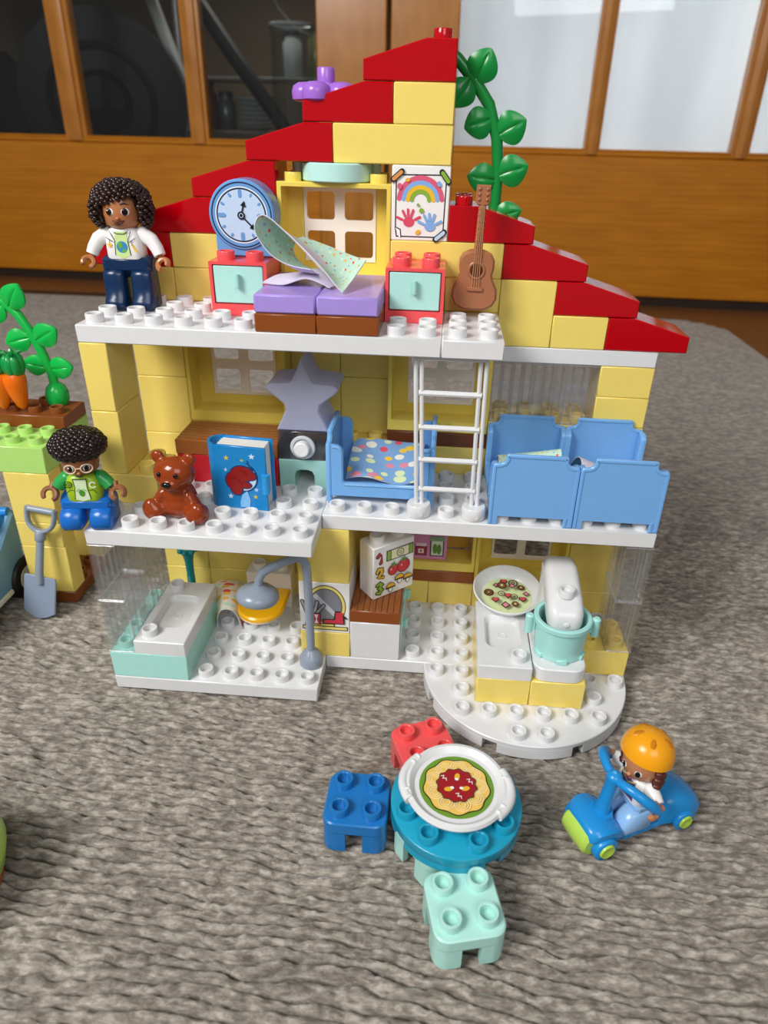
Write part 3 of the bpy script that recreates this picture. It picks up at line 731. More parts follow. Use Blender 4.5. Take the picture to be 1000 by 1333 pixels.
# ---- woman on the attic floor
W = thing('toy_figure', 'toy woman with curly dark brown hair, white jacket and navy trousers', 'toy figure', (1.0, 2.62, 13.8), .06)
legs(W, True, NAVY)
to = torso(W, 1.72, 1.06, '#F2EFEC')
p = Print()
p.poly('#CFE89A', [(-.2, .86), (.2, .86), (.26, .1), (0, -.02), (-.26, .1)]); p.ell('#3C8EC4', 0, .36, .19); p.poly('#6FAE3E', [(-.15, .48), (0, .52), (.02, .36), (-.1, .3)]); p.poly('#6FAE3E', [(.02, .3), (.14, .28), (.06, .18), (-.04, .22)])
for s in (-1, 1):
    p.line('#1F2A2E', [(s * .36, .86), (s * .22, .56), (s * .26, .1)], .022); p.line('#1F2A2E', [(s * .5, .66), (s * .27, .52)], .02)
p.line('#1F2A2E', [(-.26, .86), (-.12, .78), (.12, .78), (.26, .86)], .022); p.star('#F2C230', -.4, .42, .11); p.line('#1F2A2E', [(-.38, .6), (-.4, .5)], .02); p.line('#F2C230', [(.36, .44), (.42, .3), (.5, .22)], .06); p.line('#1F2A2E', [(.34, .58), (.36, .42)], .02)
p.obj(to, (0, -.422, 1.76), (1, 0, 0), (0, 0, 1), 'shirt_print')
for s in (-1, 1):
    arm(W, [(s * .6, 0, 2.48), (s * .9, -.06, 2.32), (s * 1.08, -.12, 2.05), (s * 1.17, -.18, 1.84)], '#F2EFEC')
    hand(W, (s * 1.28, -.34, 1.58), (s * .35, -.6, -.62), SKIN, .19, .085)
hd = head_part(W, 2.68, 1.2, .62, SKIN, .1)
for s in (-1, 1): eye(hd, s * .25 + .01, .56, .62, 0, .14, .12, (-.015, 0))
for s in (-1, 1): g = G(); y = -math.sqrt(.36 - .24 ** 2); g.tube([(s * .13, -.6, .78), (s * .26, -.555, .82), (s * .38, -.48, .77)], [.018, .028, .016], 6); g.obj('eyebrow', HAIR, hd)
g = G(); g.ell((0, -.61, .36), (.075, .075, .06), 12, 8); g.obj('nose', '#B4744A', hd)
g = G(); g.tube([(-.19, -.56, .3), (-.1, -.6, .23), (0, -.615, .2), (.1, -.6, .23), (.19, -.56, .3)], [.015, .045, .06, .045, .015], 8); g.obj('mouth', '#4A1512', hd)
curls('hair', [((0, .2, .78), (.9, .66, .66)), ((-.7, .0, .55), (.25, .42, .48)), ((.74, .0, .55), (.25, .42, .48))],
      [((0, .14, .8), (.92, .8, .7), 380, lambda q, d: not (q.y < -.2 and q.z < .92 + .25 * q.x and abs(q.x) < .66), .105),
       ((-.72, -.05, .55), (.26, .46, .5), 70, lambda q, d: d.x < .3, .09), ((.76, -.05, .55), (.26, .46, .5), 70, lambda q, d: d.x > -.3, .09)], HAIR, hd)

# ---- boy at the edge of the middle floor
Bo = thing('toy_figure', 'toy boy with round dark curls, glasses, green shirt and blue trousers', 'toy figure', (.1, -1.42, 7.2), .16)
legs(Bo, False, '#1668BE', .37, .12)
to = torso(Bo, 1.02, .98, '#A3C52A', .58, .55)
p = Print(); K = '#22341A'
p.poly('#DDF0C4', [(-.2, .82), (.2, .82), (.24, .05), (0, -.02), (-.24, .05)])
for s in (-1, 1): p.line(K, [(s * .22, .84), (s * .2, .5), (s * .26, .06)], .025); p.line(K, [(s * .5, .3), (s * .38, .42), (s * .26, .4)], .022)
p.ring(K, -.4, .62, .1, .13, 20); p.ring(K, -.4, .62, .04, .065, 16); p.ring('#F4F4EC', .4, .6, .08, .12, 20, 30, 330); p.ell('#4C9A2C', 0, .3, .09, .13)
for a in (-.16, -.1, .1, .16): p.line('#4C9A2C', [(a * .4, .3 + abs(a)), (a, .3 + (a if a > 0 else -a) * .8 - .05)], .02)
p.line(K, [(-.2, .82), (.2, .82)], .03)
p.obj(to, (0, -.422, 1.06), (1, 0, 0), (0, 0, 1), 'shirt_print')
for s in (-1, 1):
    arm(Bo, [(s * .54, 0, 1.74), (s * .76, -.06, 1.58), (s * .88, -.12, 1.44)], '#2D9A4A', .26, .21)
    hand(Bo, (s * 1.12, -.28, 1.26), (s * .25, -.5, -.8), '#94603F', .22, .085)
hd = head_part(Bo, 1.96, 1.0, .6, '#8A5836', .16)
for s in (-1, 1):
    eye(hd, s * .25, .36, .6, 0, .11, .11)
    x = s * .26; y = -.56; g = G(); pts = [(x + .18 * math.cos(a), y - .05 + .08 * (abs(x + .18 * math.cos(a)) / .45) ** 2, .36 + .15 * math.sin(a)) for a in [2 * PI * i / 20 for i in range(21)]]
    g.tube(pts, .024, 6); g.obj('spectacle_rim', '#E8CDB4', hd)
g = G(); g.tube([(-.09, -.61, .38), (.09, -.61, .38)], .02, 6); g.obj('spectacle_bridge', '#E8CDB4', hd)
g = G(); g.ell((0, -.61, .2), (.075, .07, .06), 12, 8); g.obj('nose', '#A86C48', hd)
g = G(); g.tube([(-.1, -.57, .09), (0, -.585, .06), (.1, -.57, .09)], .018, 6); g.obj('mouth', '#4A1512', hd)
curls('hair', [((0, .12, .98), (.76, .7, .42))], [((0, .07, .98), (.83, .8, .46), 300, lambda q, d: q.z > .6, .125), ((0, .12, .85), (.8, .76, .42), 120, lambda q, d: q.y > 0, .11)], plastic('#1D0F0C', .22), hd)

# ---- scooter and rider
SA = math.atan2(-.44, -.9) - math.atan2(-1, 0)          # local -y points along the scooter's heading
SM = (18.9, -6.25, 0)
S = thing('toy_scooter', 'blue toy scooter with lime wheels parked on the rug', 'scooter', SM, SA)
SB = plastic('#1F8FD6', .25)
g = G(); o = [(-.5, -1.2), (.5, -1.2), (.62, -.6), (.62, 1.2), (.5, 1.5), (-.5, 1.5), (-.62, 1.2), (-.62, -.6)]
g.prism(o, .22, .46, 'z', .05); g.obj('deck', SB, S)
g = G()                                                   # front mudguard over the roller
rings = []
for y, z, w in ((-.75, .5, .62), (-.95, .85, .72), (-1.3, 1.06, .78), (-1.65, 1.1, .78), (-1.95, 1.02, .7), (-2.08, .95, .6)):
    rings.append([(-w, y, z - .22), (-w, y, z), (-w * .6, y, z + .1), (0, y, z + .13), (w * .6, y, z + .1), (w, y, z), (w, y, z - .22), (0, y, z - .12)])
g.loft(rings)
for s in (-1, 1): g.lathe([(.38, -.14), (.42, -.1), (.42, .1), (.38, .14)], (s * .72, -1.55, .44), 20, 'x')
g.obj('front_mudguard', SB, S, angle=65)
g = G(); g.lathe([(.4, -.6), (.5, -.5), (.52, 0), (.5, .5), (.4, .6)], (0, -1.78, .53), 28, 'x'); g.obj('wheel', '#B9DC5C', S)
for s in (-1, 1):
    g = G(); g.lathe([(.05, s * .88), (.12, s * .9), (.24, s * .92), (.27, s * .86), (.27, s * .7)], (0, -1.55, .44), 20, 'x', caps=(True, True)); g.obj('hub', '#B9DC4A', S)
g = G(); rings = []                                       # rear cowl
for y, z, w in ((.5, .46, .55), (.62, 1.1, .62), (.95, 1.35, .7), (1.5, 1.25, .78), (2.0, .98, .74), (2.25, .78, .6)):
    rings.append([(-w, y, .36 if y < 2.2 else .6), (-w, y, z - .22), (-w * .7, y, z), (0, y, z + .06), (w * .7, y, z), (w, y, z - .22), (w, y, .36 if y < 2.2 else .6), (0, y, .36 if y < 2.2 else .6)])
g.loft(rings)
for s in (-1, 1): g.lathe([(.34, -.1), (.38, -.06), (.38, .06), (.34, .1)], (s * .78, 1.45, .42), 20, 'x')
g.obj('rear_cowl', SB, S, angle=60)
for s in (-1, 1):
    g = G(); g.lathe([(.05, s * .9), (.1, s * .92), (.22, s * .94), (.25, s * .88), (.25, s * .6)], (0, 1.45, .42), 20, 'x'); g.obj('hub', '#B9DC4A', S)
g = G(); g.lathe([(.34, -.4), (.42, -.3), (.42, .3), (.34, .4)], (0, 1.5, .43), 20, 'x'); g.obj('wheel', '#B9DC5C', S)
g = G(); g.tube([(0, -1.3, .95), (0, -1.22, 1.6), (0, -1.12, 2.3), (0, -1.08, 2.55)], [.3, .2, .2, .24], 14); g.lathe([(.4, 0), (.36, .16)], (0, -1.3, 1.05), 18)
g.ell((0, -1.07, 2.55), (.25, .25, .2), 16, 10)
g.obj('steering_post', SB, S, angle=50)
g = G()
for s in (-1, 1):
    g.tube([(0, -1.07, 2.5), (s * .35, -1.06, 2.6), (s * .72, -.96, 2.66), (s * .98, -.76, 2.52), (s * 1.1, -.5, 2.28), (s * 1.13, -.28, 2.02)], [.13, .14, .15, .16, .17, .15], 12)
g.obj('handlebar', SB, S, angle=60)
g = G(); g.ell((0, -1.08, 2.75), (.07, .07, .03), 12, 6); g.obj('post_cap', plastic('#4FB2EC', .1), S)

Rd = thing('toy_figure', 'toy child in an orange cycle helmet riding the blue scooter', 'toy figure', (18.82, -6.3, .47), SA)
for s in (-1, 1):
    x0, x1 = sorted((s * .06, s * .68))
    g = G(); g.prism([(-.72, 0), (-.82, .16), (-.8, .4), (-.66, .6), (-.45, .85), (.3, .85), (.36, .3), (.3, 0)], x0, x1, 'x', .11); g.obj('leg', '#8FBBE8', Rd, angle=55)
g = G(); g.box(-.6, .6, -.36, .36, .7, 1.1, .12); g.obj('hips', '#8FBBE8', Rd)
to = torso(Rd, 1.02, .95, '#F2F0EE', .56, .54, .4)
p = Print(); p.poly('#4A4B86', [(-.3, .8), (.3, .8), (.34, .08), (-.34, .08)]); p.line('#F0D060', [(-.3, .84), (0, .6), (.3, .84)], .05); p.poly('#D4505A', [(-.3, .3), (.3, .5), (.32, .3), (-.3, .12)]); p.obj(to, (0, -.402, 1.06), (1, 0, 0), (0, 0, 1), 'shirt_print')
for s in (-1, 1):
    arm(Rd, [(s * .52, 0, 1.72), (s * .78, -.03, 1.66), (s * .96, -.05, 1.58)], '#F2F0EE', .25, .2)
    hand(Rd, (s * 1.13, -.34, 1.62), (s * .12, -.75, .2), '#C08058', .2, .09, 80)
hd = head_part(Rd, 1.92, 1.05, .58, '#BF8056', .2)
for s in (-1, 1): eye(hd, s * .25, .44, .58, 0, .11, .12)
g = G(); g.ell((0, -.59, .28), (.07, .07, .055), 12, 8); g.obj('nose', '#C98E66', hd)
g = G(); g.ell((0, -.565, .14), (.14, .03, .04), 12, 8); g.obj('mouth', '#8A2A22', hd)
hb = G(); hb.ell((0, .1, .62), (.64, .58, .5), 18, 12)
for s in (-1, 1):
    for k in range(5): hb.ell((s * .6, .02 + .1 * (k % 2), .5 - .13 * k), (.16, .2, .14), 10, 8)
hb.obj('hair', plastic('#5A2416', .3), hd, angle=70)
g = G(); prof = [(.74, .0), (.8, .05), (.79, .2), (.74, .42), (.6, .64), (.38, .78), (.12, .84), (.001, .845)]
g.lathe(prof, (0, 0, 0), 32)
hm = g.obj('helmet', '#F2A212', hd, (0, .1, .7)); hm.rotation_euler = (-.18, 0, 0)
for a in range(5):
    aa = 2 * PI * a / 5 + .3; g = G(); rr = .45; d = Vector((math.cos(aa), math.sin(aa), 0)); n_ = Vector((d.x * .6, d.y * .6, .8)).normalized()
    q = n_.to_track_quat('Z', 'Y').to_matrix(); tang = Matrix.Rotation(0, 3, 'Z')
    g.tube([tuple(d * .32 + Vector((0, 0, .79))), tuple(d * .46 + Vector((0, 0, .735))), tuple(d * .58 + Vector((0, 0, .65)))], [.06, .09, .06], 8, flat=.35); g.obj('vent_shade', '#C97C08', hm)  # darker orange stands for the shade inside each vent

# ---- teddy bear: one continuous moulded body
def blend_body(name, balls, mat, parent, vox=.055, smooth=5):
    # smooth union of ellipsoids sampled on a grid and polygonised with a remesh modifier
    g = G()
    for c, r, *ro in balls: g.ell(c, r, 20, 14, ro[0] if ro else None)
    o = g.obj(name, mat, parent)
    md = o.modifiers.new('union', 'REMESH'); md.mode = 'VOXEL'; md.voxel_size = vox * U; md.use_smooth_shade = True
    sm = o.modifiers.new('soften', 'SMOOTH'); sm.factor = .5; sm.iterations = smooth
    return o
T = thing('teddy_bear', 'glossy brown teddy bear sitting on the middle floor', 'teddy bear', (3.02, -.62, 7.2), -.1)
RY = lambda a: Matrix.Rotation(a, 3, 'Y')
blend_body('body', [((0, 0, .72), (.68, .5, .78)), ((0, -.08, .5), (.66, .5, .48)), ((0, -.12, 1.76), (.74, .58, .6)), ((0, -.56, 1.52), (.36, .26, .25)),
    ((-.58, -.06, 2.3), (.25, .14, .25)), ((.58, -.06, 2.3), (.25, .14, .25)), ((0, -.1, 1.2), (.42, .36, .3)),
    ((-.62, -.22, .72), (.22, .26, .5), RY(.45)), ((.62, -.22, .72), (.22, .26, .5), RY(-.45)),
    ((-.78, -.36, .36), (.44, .42, .38)), ((.78, -.36, .36), (.44, .42, .38)), ((-.86, -.5, .42), (.32, .24, .42)), ((.86, -.5, .42), (.32, .24, .42))], plastic('#8F3A14', .13), T, .05, 5)
g = G(); g.ell((0, -.8, 1.6), (.17, .09, .11), 16, 10); g.obj('nose', plastic('#120C0A', .12), T)
for s in (-1, 1): g = G(); g.ell((s * .3, -.64, 1.9), (.08, .06, .095), 12, 8); g.obj('eye', plastic('#120C0A', .08), T)
# ================================================================== CLOTH MATERIALS
def dots(name, base, cols, scale, r, ring=True):
    mt, n, l, b = nt(name); tc = n.new('ShaderNodeTexCoord'); mp = n.new('ShaderNodeMapping'); l.new(tc.outputs['UV'], mp.inputs['Vector']); mp.inputs['Scale'].default_value = scale
    vo = n.new('ShaderNodeTexVoronoi'); vo.voronoi_dimensions = '2D'; vo.inputs['Scale'].default_value = 1; vo.inputs['Randomness'].default_value = .75; l.new(mp.outputs['Vector'], vo.inputs['Vector'])
    sp = n.new('ShaderNodeSeparateColor'); l.new(vo.outputs['Color'], sp.inputs['Color'])
    k = len(cols); rr = n.new('ShaderNodeValToRGB'); rr.color_ramp.interpolation = 'CONSTANT'; e = rr.color_ramp.elements
    while len(e) < k: e.new(.5)
    for i, c in enumerate(cols): e[i].position = i / k; e[i].color = lin(c)
    l.new(sp.outputs['Red'], rr.inputs['Fac'])
    th = n.new('ShaderNodeMath'); th.operation = 'MULTIPLY_ADD'; l.new(sp.outputs['Green'], th.inputs[0]); th.inputs[1].default_value = r * .6; th.inputs[2].default_value = r * .6
    lt = n.new('ShaderNodeMath'); lt.operation = 'LESS_THAN'; l.new(vo.outputs['Distance'], lt.inputs[0]); l.new(th.outputs['Value'], lt.inputs[1])
    mx = n.new('ShaderNodeMix'); mx.data_type = 'RGBA'; l.new(lt.outputs['Value'], mx.inputs[0]); mx.inputs[6].default_value = lin(base); l.new(rr.outputs['Color'], mx.inputs[7])
    l.new(mx.outputs[2], b.inputs['Base Color']); b.inputs['Roughness'].default_value = .8; return mt
M_POLKA = dots('polka_blanket', '#7FA9D6', ['#F2C83A', '#E0506A', '#EFEBDD', '#D9E8B4', '#F2C83A', '#E38CA0'], (5, 5.5, 1), .36)
M_LEAFY = dots('mint_blanket', '#BFE2CE', ['#E8584A', '#F0B93A', '#7FB4DC', '#DDEFE0'], (12, 8, 1), .2)
M_BACK = dots('pale_cloth_back', '#D9D2E2', ['#D6CFE0', '#DCD6E4'], (9, 9, 1), .2)
M_TOWEL = dots('patterned_towel', '#EFE6D2', ['#F0B93A', '#E8584A', '#BFE2CE', '#F0B93A', '#F3C65A'], (9, 5, 1), .42)

# ================================================================== ATTIC THINGS
def nightstand(x, label):
    t = thing('nightstand', label, 'nightstand', (x, 2, 13.8), group='coral nightstands in the attic')
    g = G(); e = .01                                       # box with a recessed front
    A = rrect(e, 2 - e, e, 1.8, .03, 2); Bq = rrect(.12, 1.88, .4, 1.7, .03, 2)
    g.loft([[(x_, 1.99, z) for x_, z in A], [(x_, .04, z) for x_, z in A], [(x_, .01, z) for x_, z in A], [(x_, .01, z) for x_, z in Bq], [(x_, .25, z) for x_, z in Bq]])
    g.obj('body', CORAL, t, angle=30)
    for a in (.5, 1.5):
        for b_ in (.5, 1.5): stud(t, (a, b_, 1.8), CORAL)
    g = G(); g.box(.15, 1.85, .03, .22, .43, 1.67, .03); d = g.obj('drawer', '#B6E6DC', t)
    g = G(); g.tube([(1, -.1, .98), (1, -.1, 1.0), (1, -.1, 1.42), (1, -.1, 1.44)], [.06, .09, .09, .06], 10); g.box(.95, 1.05, -.08, .05, 1.02, 1.4, .01); g.obj('handle', '#A9DDD2', d)
    return t
nightstand(4, 'coral nightstand with mint drawer under the clock'); nightstand(10, 'coral nightstand with mint drawer beside the guitar')
t = thing('toy_clock', 'round blue toy clock on the left coral nightstand', 'clock', (4, 3, 15.62))
g = G(); g.lathe([(1.08, 0), (1.13, .05), (1.13, .92), (1.08, .97)], (1, 0, 1.34), 40, 'y'); g.box(.03, 1.97, .06, .93, .0, .9, .04); g.obj('case', '#6C9FD8', t)
p = Print(); K = '#16263C'; cz = 1.34
p.ring(K, 1, cz, 1.0, 1.04, 60); p.ring('#E6F0FA', 1, cz, .86, .9, 60); p.ring(K, 1, cz, .81, .86, 60); p.ell('#C4DAF4', 1, cz, .81, n=60)
for i in range(12):
    a = PI * i / 6; r0, w = (.6, .13) if i % 3 == 0 else (.7, .08)
    p.line('#6C9FD8', [(1 + math.sin(a) * r0, cz + math.cos(a) * r0), (1 + math.sin(a) * .75, cz + math.cos(a) * .75)], w)
for a, L in ((.28, .42), (2.35, .58)):
    d = (math.sin(a), math.cos(a)); n_ = (d[1], -d[0]); q = lambda u_, w_: (1 + d[0] * u_ + n_[0] * w_, cz + d[1] * u_ + n_[1] * w_)
    p.line('#101820', [(1, cz), q(L - .1, 0)], .05); p.poly('#101820', [q(L + .06, 0), q(L - .12, .1), q(L - .12, -.1)])
p.ell('#101820', 1, cz, .13); p.ring('#C4DAF4', 1, cz, .055, .075, 20)
p.obj(t, (0, 0, 0), (1, 0, 0), (0, 0, 1), 'dial')
# sofa of two cushions
t = thing('toy_sofa', 'low brown bench with two lavender cushions in the attic', 'sofa', (6, 0, 13.8))
for i in (0, 1):
    brick('base', 2 * i, 2 * i + 2, 0, 4, 0, .6, '#8C4A1E', t)
    g = G(); g.box(2 * i + .012, 2 * i + 1.988, .01, 3.99, .605, 1.2, .06); g.obj('cushion', LAV, t)
fr = [(7.7, 1.0, 15.62), (7.0, .95, 15.75), (6.46, .88, 16.05), (6.12, .82, 16.5), (6.0, .8, 16.86), (6.17, .8, 17.2), (6.48, .8, 17.16), (7.05, .8, 16.69), (7.64, .75, 16.15), (8.15, .7, 15.62)]
bk = [(8.0, 2.3, 15.35), (7.6, 2.3, 15.4), (7.2, 2.3, 15.55), (6.95, 2.3, 15.8), (6.88, 2.3, 16.05), (7.0, 2.35, 16.3), (7.2, 2.4, 16.32), (7.55, 2.5, 16.2), (7.9, 2.5, 16.05), (8.3, 2.5, 15.85)]
rows = [[tuple(np.array(a) * (1 - f) + np.array(b_) * f + np.array((0, 0, -.12 * math.sin(PI * f)))) for f in (0, .33, .66, 1)] for a, b_ in zip(fr, bk)]
o = sheet('blanket', rows, [M_BACK, M_LEAFY, M_BACK], .03); tag(o, 'curled mint patterned blanket lying on the lavender sofa', 'blanket')
tr_rows = [[(7.0, .78, 16.76), (7.1, 1.5, 16.5), (7.2, 2.4, 16.42)], [(7.64, .72, 16.2), (7.85, 1.5, 15.88), (8.0, 2.5, 16.15)], [(8.2, .6, 15.66), (8.45, 1.4, 15.45), (8.65, 2.5, 15.92)], [(8.6, .48, 15.22), (8.85, 1.25, 15.28), (9.1, 2.4, 15.8)], [(8.8, .4, 15.06), (9.05, 1.15, 15.35), (9.35, 2.2, 15.78)]]
sheet('flap', tr_rows, [M_LEAFY, M_BACK, M_BACK], .03, o)
g_rows = [[(5.95, 1.5, 15.06), (6.3, 2.2, 15.2), (6.5, 3.0, 15.1)], [(6.7, 1.3, 15.06), (7.0, 2.1, 15.3), (7.1, 2.8, 15.2)], [(7.5, 1.2, 15.3), (7.7, 1.9, 15.45), (7.8, 2.6, 15.4)], [(8.3, 1.0, 15.08), (8.6, 1.8, 15.1), (8.7, 2.4, 15.12)]]
o2 = sheet('fold', g_rows, [M_BACK, M_LEAFY, M_BACK], .03, o)
# guitar
t = thing('toy_guitar', 'brown moulded toy guitar standing against the gable wall', 'guitar', (13.02, 2.98, 14.1), rot=(.0, .02, 0))
half = [(0, 0), (.38, .02), (.66, .16), (.79, .42), (.77, .72), (.62, 1.0), (.55, 1.2), (.6, 1.42), (.6, 1.68), (.5, 1.86), (.3, 1.96), (.12, 2.0)]
out = half + [(-x, z) for x, z in half[::-1][:-1]]
GT = plastic('#A86C4A', .28)
g = G(); g.prism(out, 0, .5, 'y', .07); body = g.obj('body', GT, t)
g = G(); g.tube([(0, .12, 1.9), (0, .12, 3.5)], [.15, .12], 10); 
for i in range(7): g.box(-.14, .14, -.04, .05, 2.1 + i * .2, 2.125 + i * .2, .008)
g.obj('neck', GT, t)
g = G(); g.prism([(-.17, 3.4), (.17, 3.4), (.25, 3.55), (.23, 4.02), (-.23, 4.02), (-.25, 3.55)], .0, .22, 'y', .03); hd = g.obj('headstock', GT, t)
for s in (-1, 1):
    for k in range(3): g = G(); g.ell((s * .13, -.01, 3.58 + k * .16), (.055, .04, .055), 10, 6); g.obj('tuning_peg', GT, hd)
g = G(); g.lathe([(.22, -.035), (.27, -.05), (.31, -.02), (.31, .02)], (0, 0, 1.35), 28, 'y', caps=(False, False)); g.obj('rosette', GT, t)
g = G(); g.lathe([(.22, -.006), (.001, -.006)], (0, 0, 1.35), 24, 'y', caps=(False, False)); g.obj('sound_hole', '#5E341C', t)
g = G(); g.box(-.27, .27, -.07, .02, .66, .8, .02); g.obj('bridge', GT, t)
for k in range(4): g = G(); x = -.12 + .08 * k; g.tube([(x, -.06, .76), (x * .8, -.06, 2.0), (x * .6, -.05, 3.4)], .016, 5); g.obj('string', '#C08A62', t)
# flower and vine behind the roof
t = thing('toy_flower', 'purple brick flower peeping over the left roof slope', 'flower', (7.66, 5.0, 19.85))
g = G()
for k in range(5):
    a = 2 * PI * k / 5 + .62; g.lathe([(.3, .55), (.46, .62), (.48, .85), (.42, 1.02), (.25, 1.12), (.001, 1.14)], (.7 * math.cos(a), .7 * math.sin(a), 0), 18)
g.lathe([(.5, .6), (.52, .9), (.45, 1.1), (.001, 1.16)], seg=18); g.obj('petals', '#A46BD0', t, angle=60)
g = G(); g.lathe([(.3, 1.1), (.3, 1.52), (.27, 1.56), (.001, 1.56)], seg=22); g.obj('stud', '#A46BD0', t)
g = G(); g.tube([(0, 0, -.0), (0, 0, .9)], .2, 10); g.obj('stem', '#2E8C3E', t)
# leaf shape: pointed oval with a midrib
def leaf(parent, base, d, L, Wd, col, nrm=(0, -1, 0), cup=.12):
    base = Vector(base); d = Vector(d).normalized(); n_ = Vector(nrm).normalized(); s_ = d.cross(n_).normalized(); n_ = s_.cross(d)
    g = G(); NU, NV = 14, 14; top = []; bot = []
    for i in range(NU + 1):
        u_ = i / NU; w = Wd * (math.sin(PI * u_) ** .7) * (1.12 - .2 * u_)
        if i in (0, NU): w = .03
        for j in range(NV + 1):
            v_ = -1 + 2 * j / NV; hgt = cup * (1 - v_ * v_) * math.sin(PI * u_) - (.05 * math.exp(-(v_ / .11) ** 2) if .05 < u_ < .8 else 0)
            q = base + d * (L * u_) + s_ * (w * v_)
            top.append(tuple(q + n_ * (hgt + .05))); bot.append(tuple(q + n_ * (hgt * .5 - .06)))
    c = NV + 1; fs = []; N_ = len(top)
    for i in range(NU):
        for j in range(NV):
            a = i * c + j; fs.append((a, a + 1, a + c + 1, a + c)); fs.append((N_ + a, N_ + a + c, N_ + a + c + 1, N_ + a + 1))
    rim = list(range(c)) + [i * c + NV for i in range(1, NU + 1)] + [NU * c + j for j in range(NV - 1, -1, -1)] + [i * c for i in range(NU - 1, 0, -1)]
    for a, b_ in zip(rim, rim[1:] + rim[:1]): fs.append((a, b_, N_ + b_, N_ + a))
    g.add(top + bot, fs); return g.obj('leaf', col, parent, angle=45)
def vine(label, loc, stem, leaves, col, rb=.5):
    t = thing('toy_vine', label, 'plant', loc)
    g = G(); g.tube(stem, [.2] * (len(stem) - 2) + [.19, .16], 12); g.obj('stem', col, t, angle=60)
    g = G(); g.lathe([(rb * .8, 0), (rb, .2), (rb, .5), (rb * .85, .75), (rb * .55, .92), (.2, .98)], seg=22); g.obj('base', col, t)
    for b_, d, L, Wd in leaves: leaf(t, b_, d, L, Wd, col)
    return t
GL = '#149A44'
vine('tall green toy vine rising behind the right roof slope', (13.5, 5.2, 15.05), [(0, 0, .6), (.12, .1, 2.4), (.12, .1, 3.4), (.0, .1, 4.4), (-.35, .1, 5.4), (-.9, .1, 6.1), (-1.5, .1, 6.7), (-1.9, .1, 7.0)],
     [((.1, 0, 3.25), (.9, -.1, .3), 1.1, .52), ((.0, 0, 4.5), (.85, -.1, .45), 1.05, .54), ((-.9, 0, 6.0), (.45, -.1, .95), 1.1, .52), ((-.2, 0, 5.0), (-.9, -.1, -.3), 1.0, .5), ((-1.05, 0, 6.15), (-.55, -.1, -.9), 1.0, .48), ((.1, 0, 3.1), (-.9, -.1, .1), 1.05, .48), ((.1, 0, 1.9), (.9, -.1, .25), 1.0, .4)], '#0E8A3A')

# ================================================================== MIDDLE FLOOR THINGS
def bed(label, loc, rz):
    t = thing('toy_bed', label, 'bed', loc, rz, group='blue toy beds')
    def endp(y0, y1):
        o = [(.01, 0), (.34, 0), (.34, .34)] + [(2.66, .34), (2.66, 0), (2.99, 0), (2.99, 2.3), (2.93, 2.38), (2.74, 2.4)] + [(2.74 + .22 * math.cos(a) * 1 - .0, 2.62 + .22 * math.sin(a)) for a in [math.radians(q) for q in (-90,)]][:0]
        o += [(2.62, 2.45), (2.56, 2.56), (2.55, 2.72), (2.5, 2.76), (.5, 2.76), (.45, 2.72), (.44, 2.56), (.38, 2.45), (.26, 2.4), (.07, 2.38), (.01, 2.3)]
        g = G(); g.prism(o, y0 + .04, y1 - .04, 'y', .02)
        for yy in (y0 + .07, y1 - .07):
            path = [(x, yy, z) for x, z in inset(o, .07)]; path = path[2:] + path[:2]
            g.tube(path[1:-1], .07, 6)
        return g.obj('end_panel', BLU, t, angle=40)
    endp(0.0, .2); endp(3.8, 4.0)
    for x0, x1 in ((0.02, .2), (2.8, 2.98)):
        o = [(.2, .31), (.2, 2.36), (.45, 2.34), (.58, 2.26), (.64, 2.1), (.64, .95), (.72, .86), (3.28, .86), (3.36, .95), (3.36, 2.1), (3.42, 2.26), (3.55, 2.34), (3.8, 2.36), (3.8, .31)]
        g = G(); g.prism(o, x0, x1, 'x', .03)
        xe = x0 if x0 < 1 else x1
        ins = inset(o, .06); path = [(xe, y, z) for y, z in ins[1:-1]]; g.tube(path, .045, 6)
        g.obj('side_rail', BLU, t, angle=40)
    g = G(); g.box(.2, 2.8, .25, 3.75, .3, .62, .04); g.obj('mattress_base', '#7AAEE2', t)
    return t
bed('blue toy bed with polka dot blanket beside the ladder', (8.02, 3.94, 7.2), -PI / 2)
bed('blue toy bed next to the ladder on the right', (14.0, 0.0, 7.2), 0)
bed('rightmost blue toy bed at the corner of the middle floor', (17.0, 0.0, 7.2), 0)
rows = []
for i in range(7):
    f = i / 6.0; rows.append([(8.7 + 2.9 * f, 1.35, 8.05 + .12 * math.sin(f * 7)), (8.72 + 2.85 * f, 2.1, 8.28 + .12 * math.sin(f * 6 + 1)), (8.74 + 2.8 * f, 2.9, 8.5 + .1 * math.sin(f * 5 + 2)), (8.76 + 2.8 * f, 3.6, 8.72 + .05 * math.sin(f * 6))])
o = sheet('blanket', rows, [M_POLKA, M_BACK, M_BACK], .03); tag(o, 'blue polka dot blanket in the bed behind the ladder', 'blanket')
rows = []
for i in range(6):
    f = i / 5.0; rows.append([(14.3 + 2.2 * f, .6, 8.35 + .25 * f), (14.32 + 2.2 * f, 1.4, 8.95 + .55 * f), (14.34 + 2.22 * f, 2.1, 9.0 + .35 * f), (14.36 + 2.2 * f, 3.2, 8.4 + .1 * f)])
o = sheet('blanket', rows, [M_LEAFY, M_BACK, M_BACK], .03); tag(o, 'pale mint blanket heaped in the bed right of the ladder', 'blanket')
rows = []
for i in range(6):
    f = i / 5.0; rows.append([(17.25 + 2.2 * f, .5, 8.4), (17.25 + 2.2 * f, 1.3, 9.25 - .9 * f), (17.25 + 2.2 * f, 2.2, 9.05 - .7 * f), (17.25 + 2.2 * f, 3.3, 8.2)])
o = sheet('blanket', rows, [M_BACK, M_LEAFY, M_BACK], .03); tag(o, 'pale lilac blanket in the rightmost bed', 'blanket')
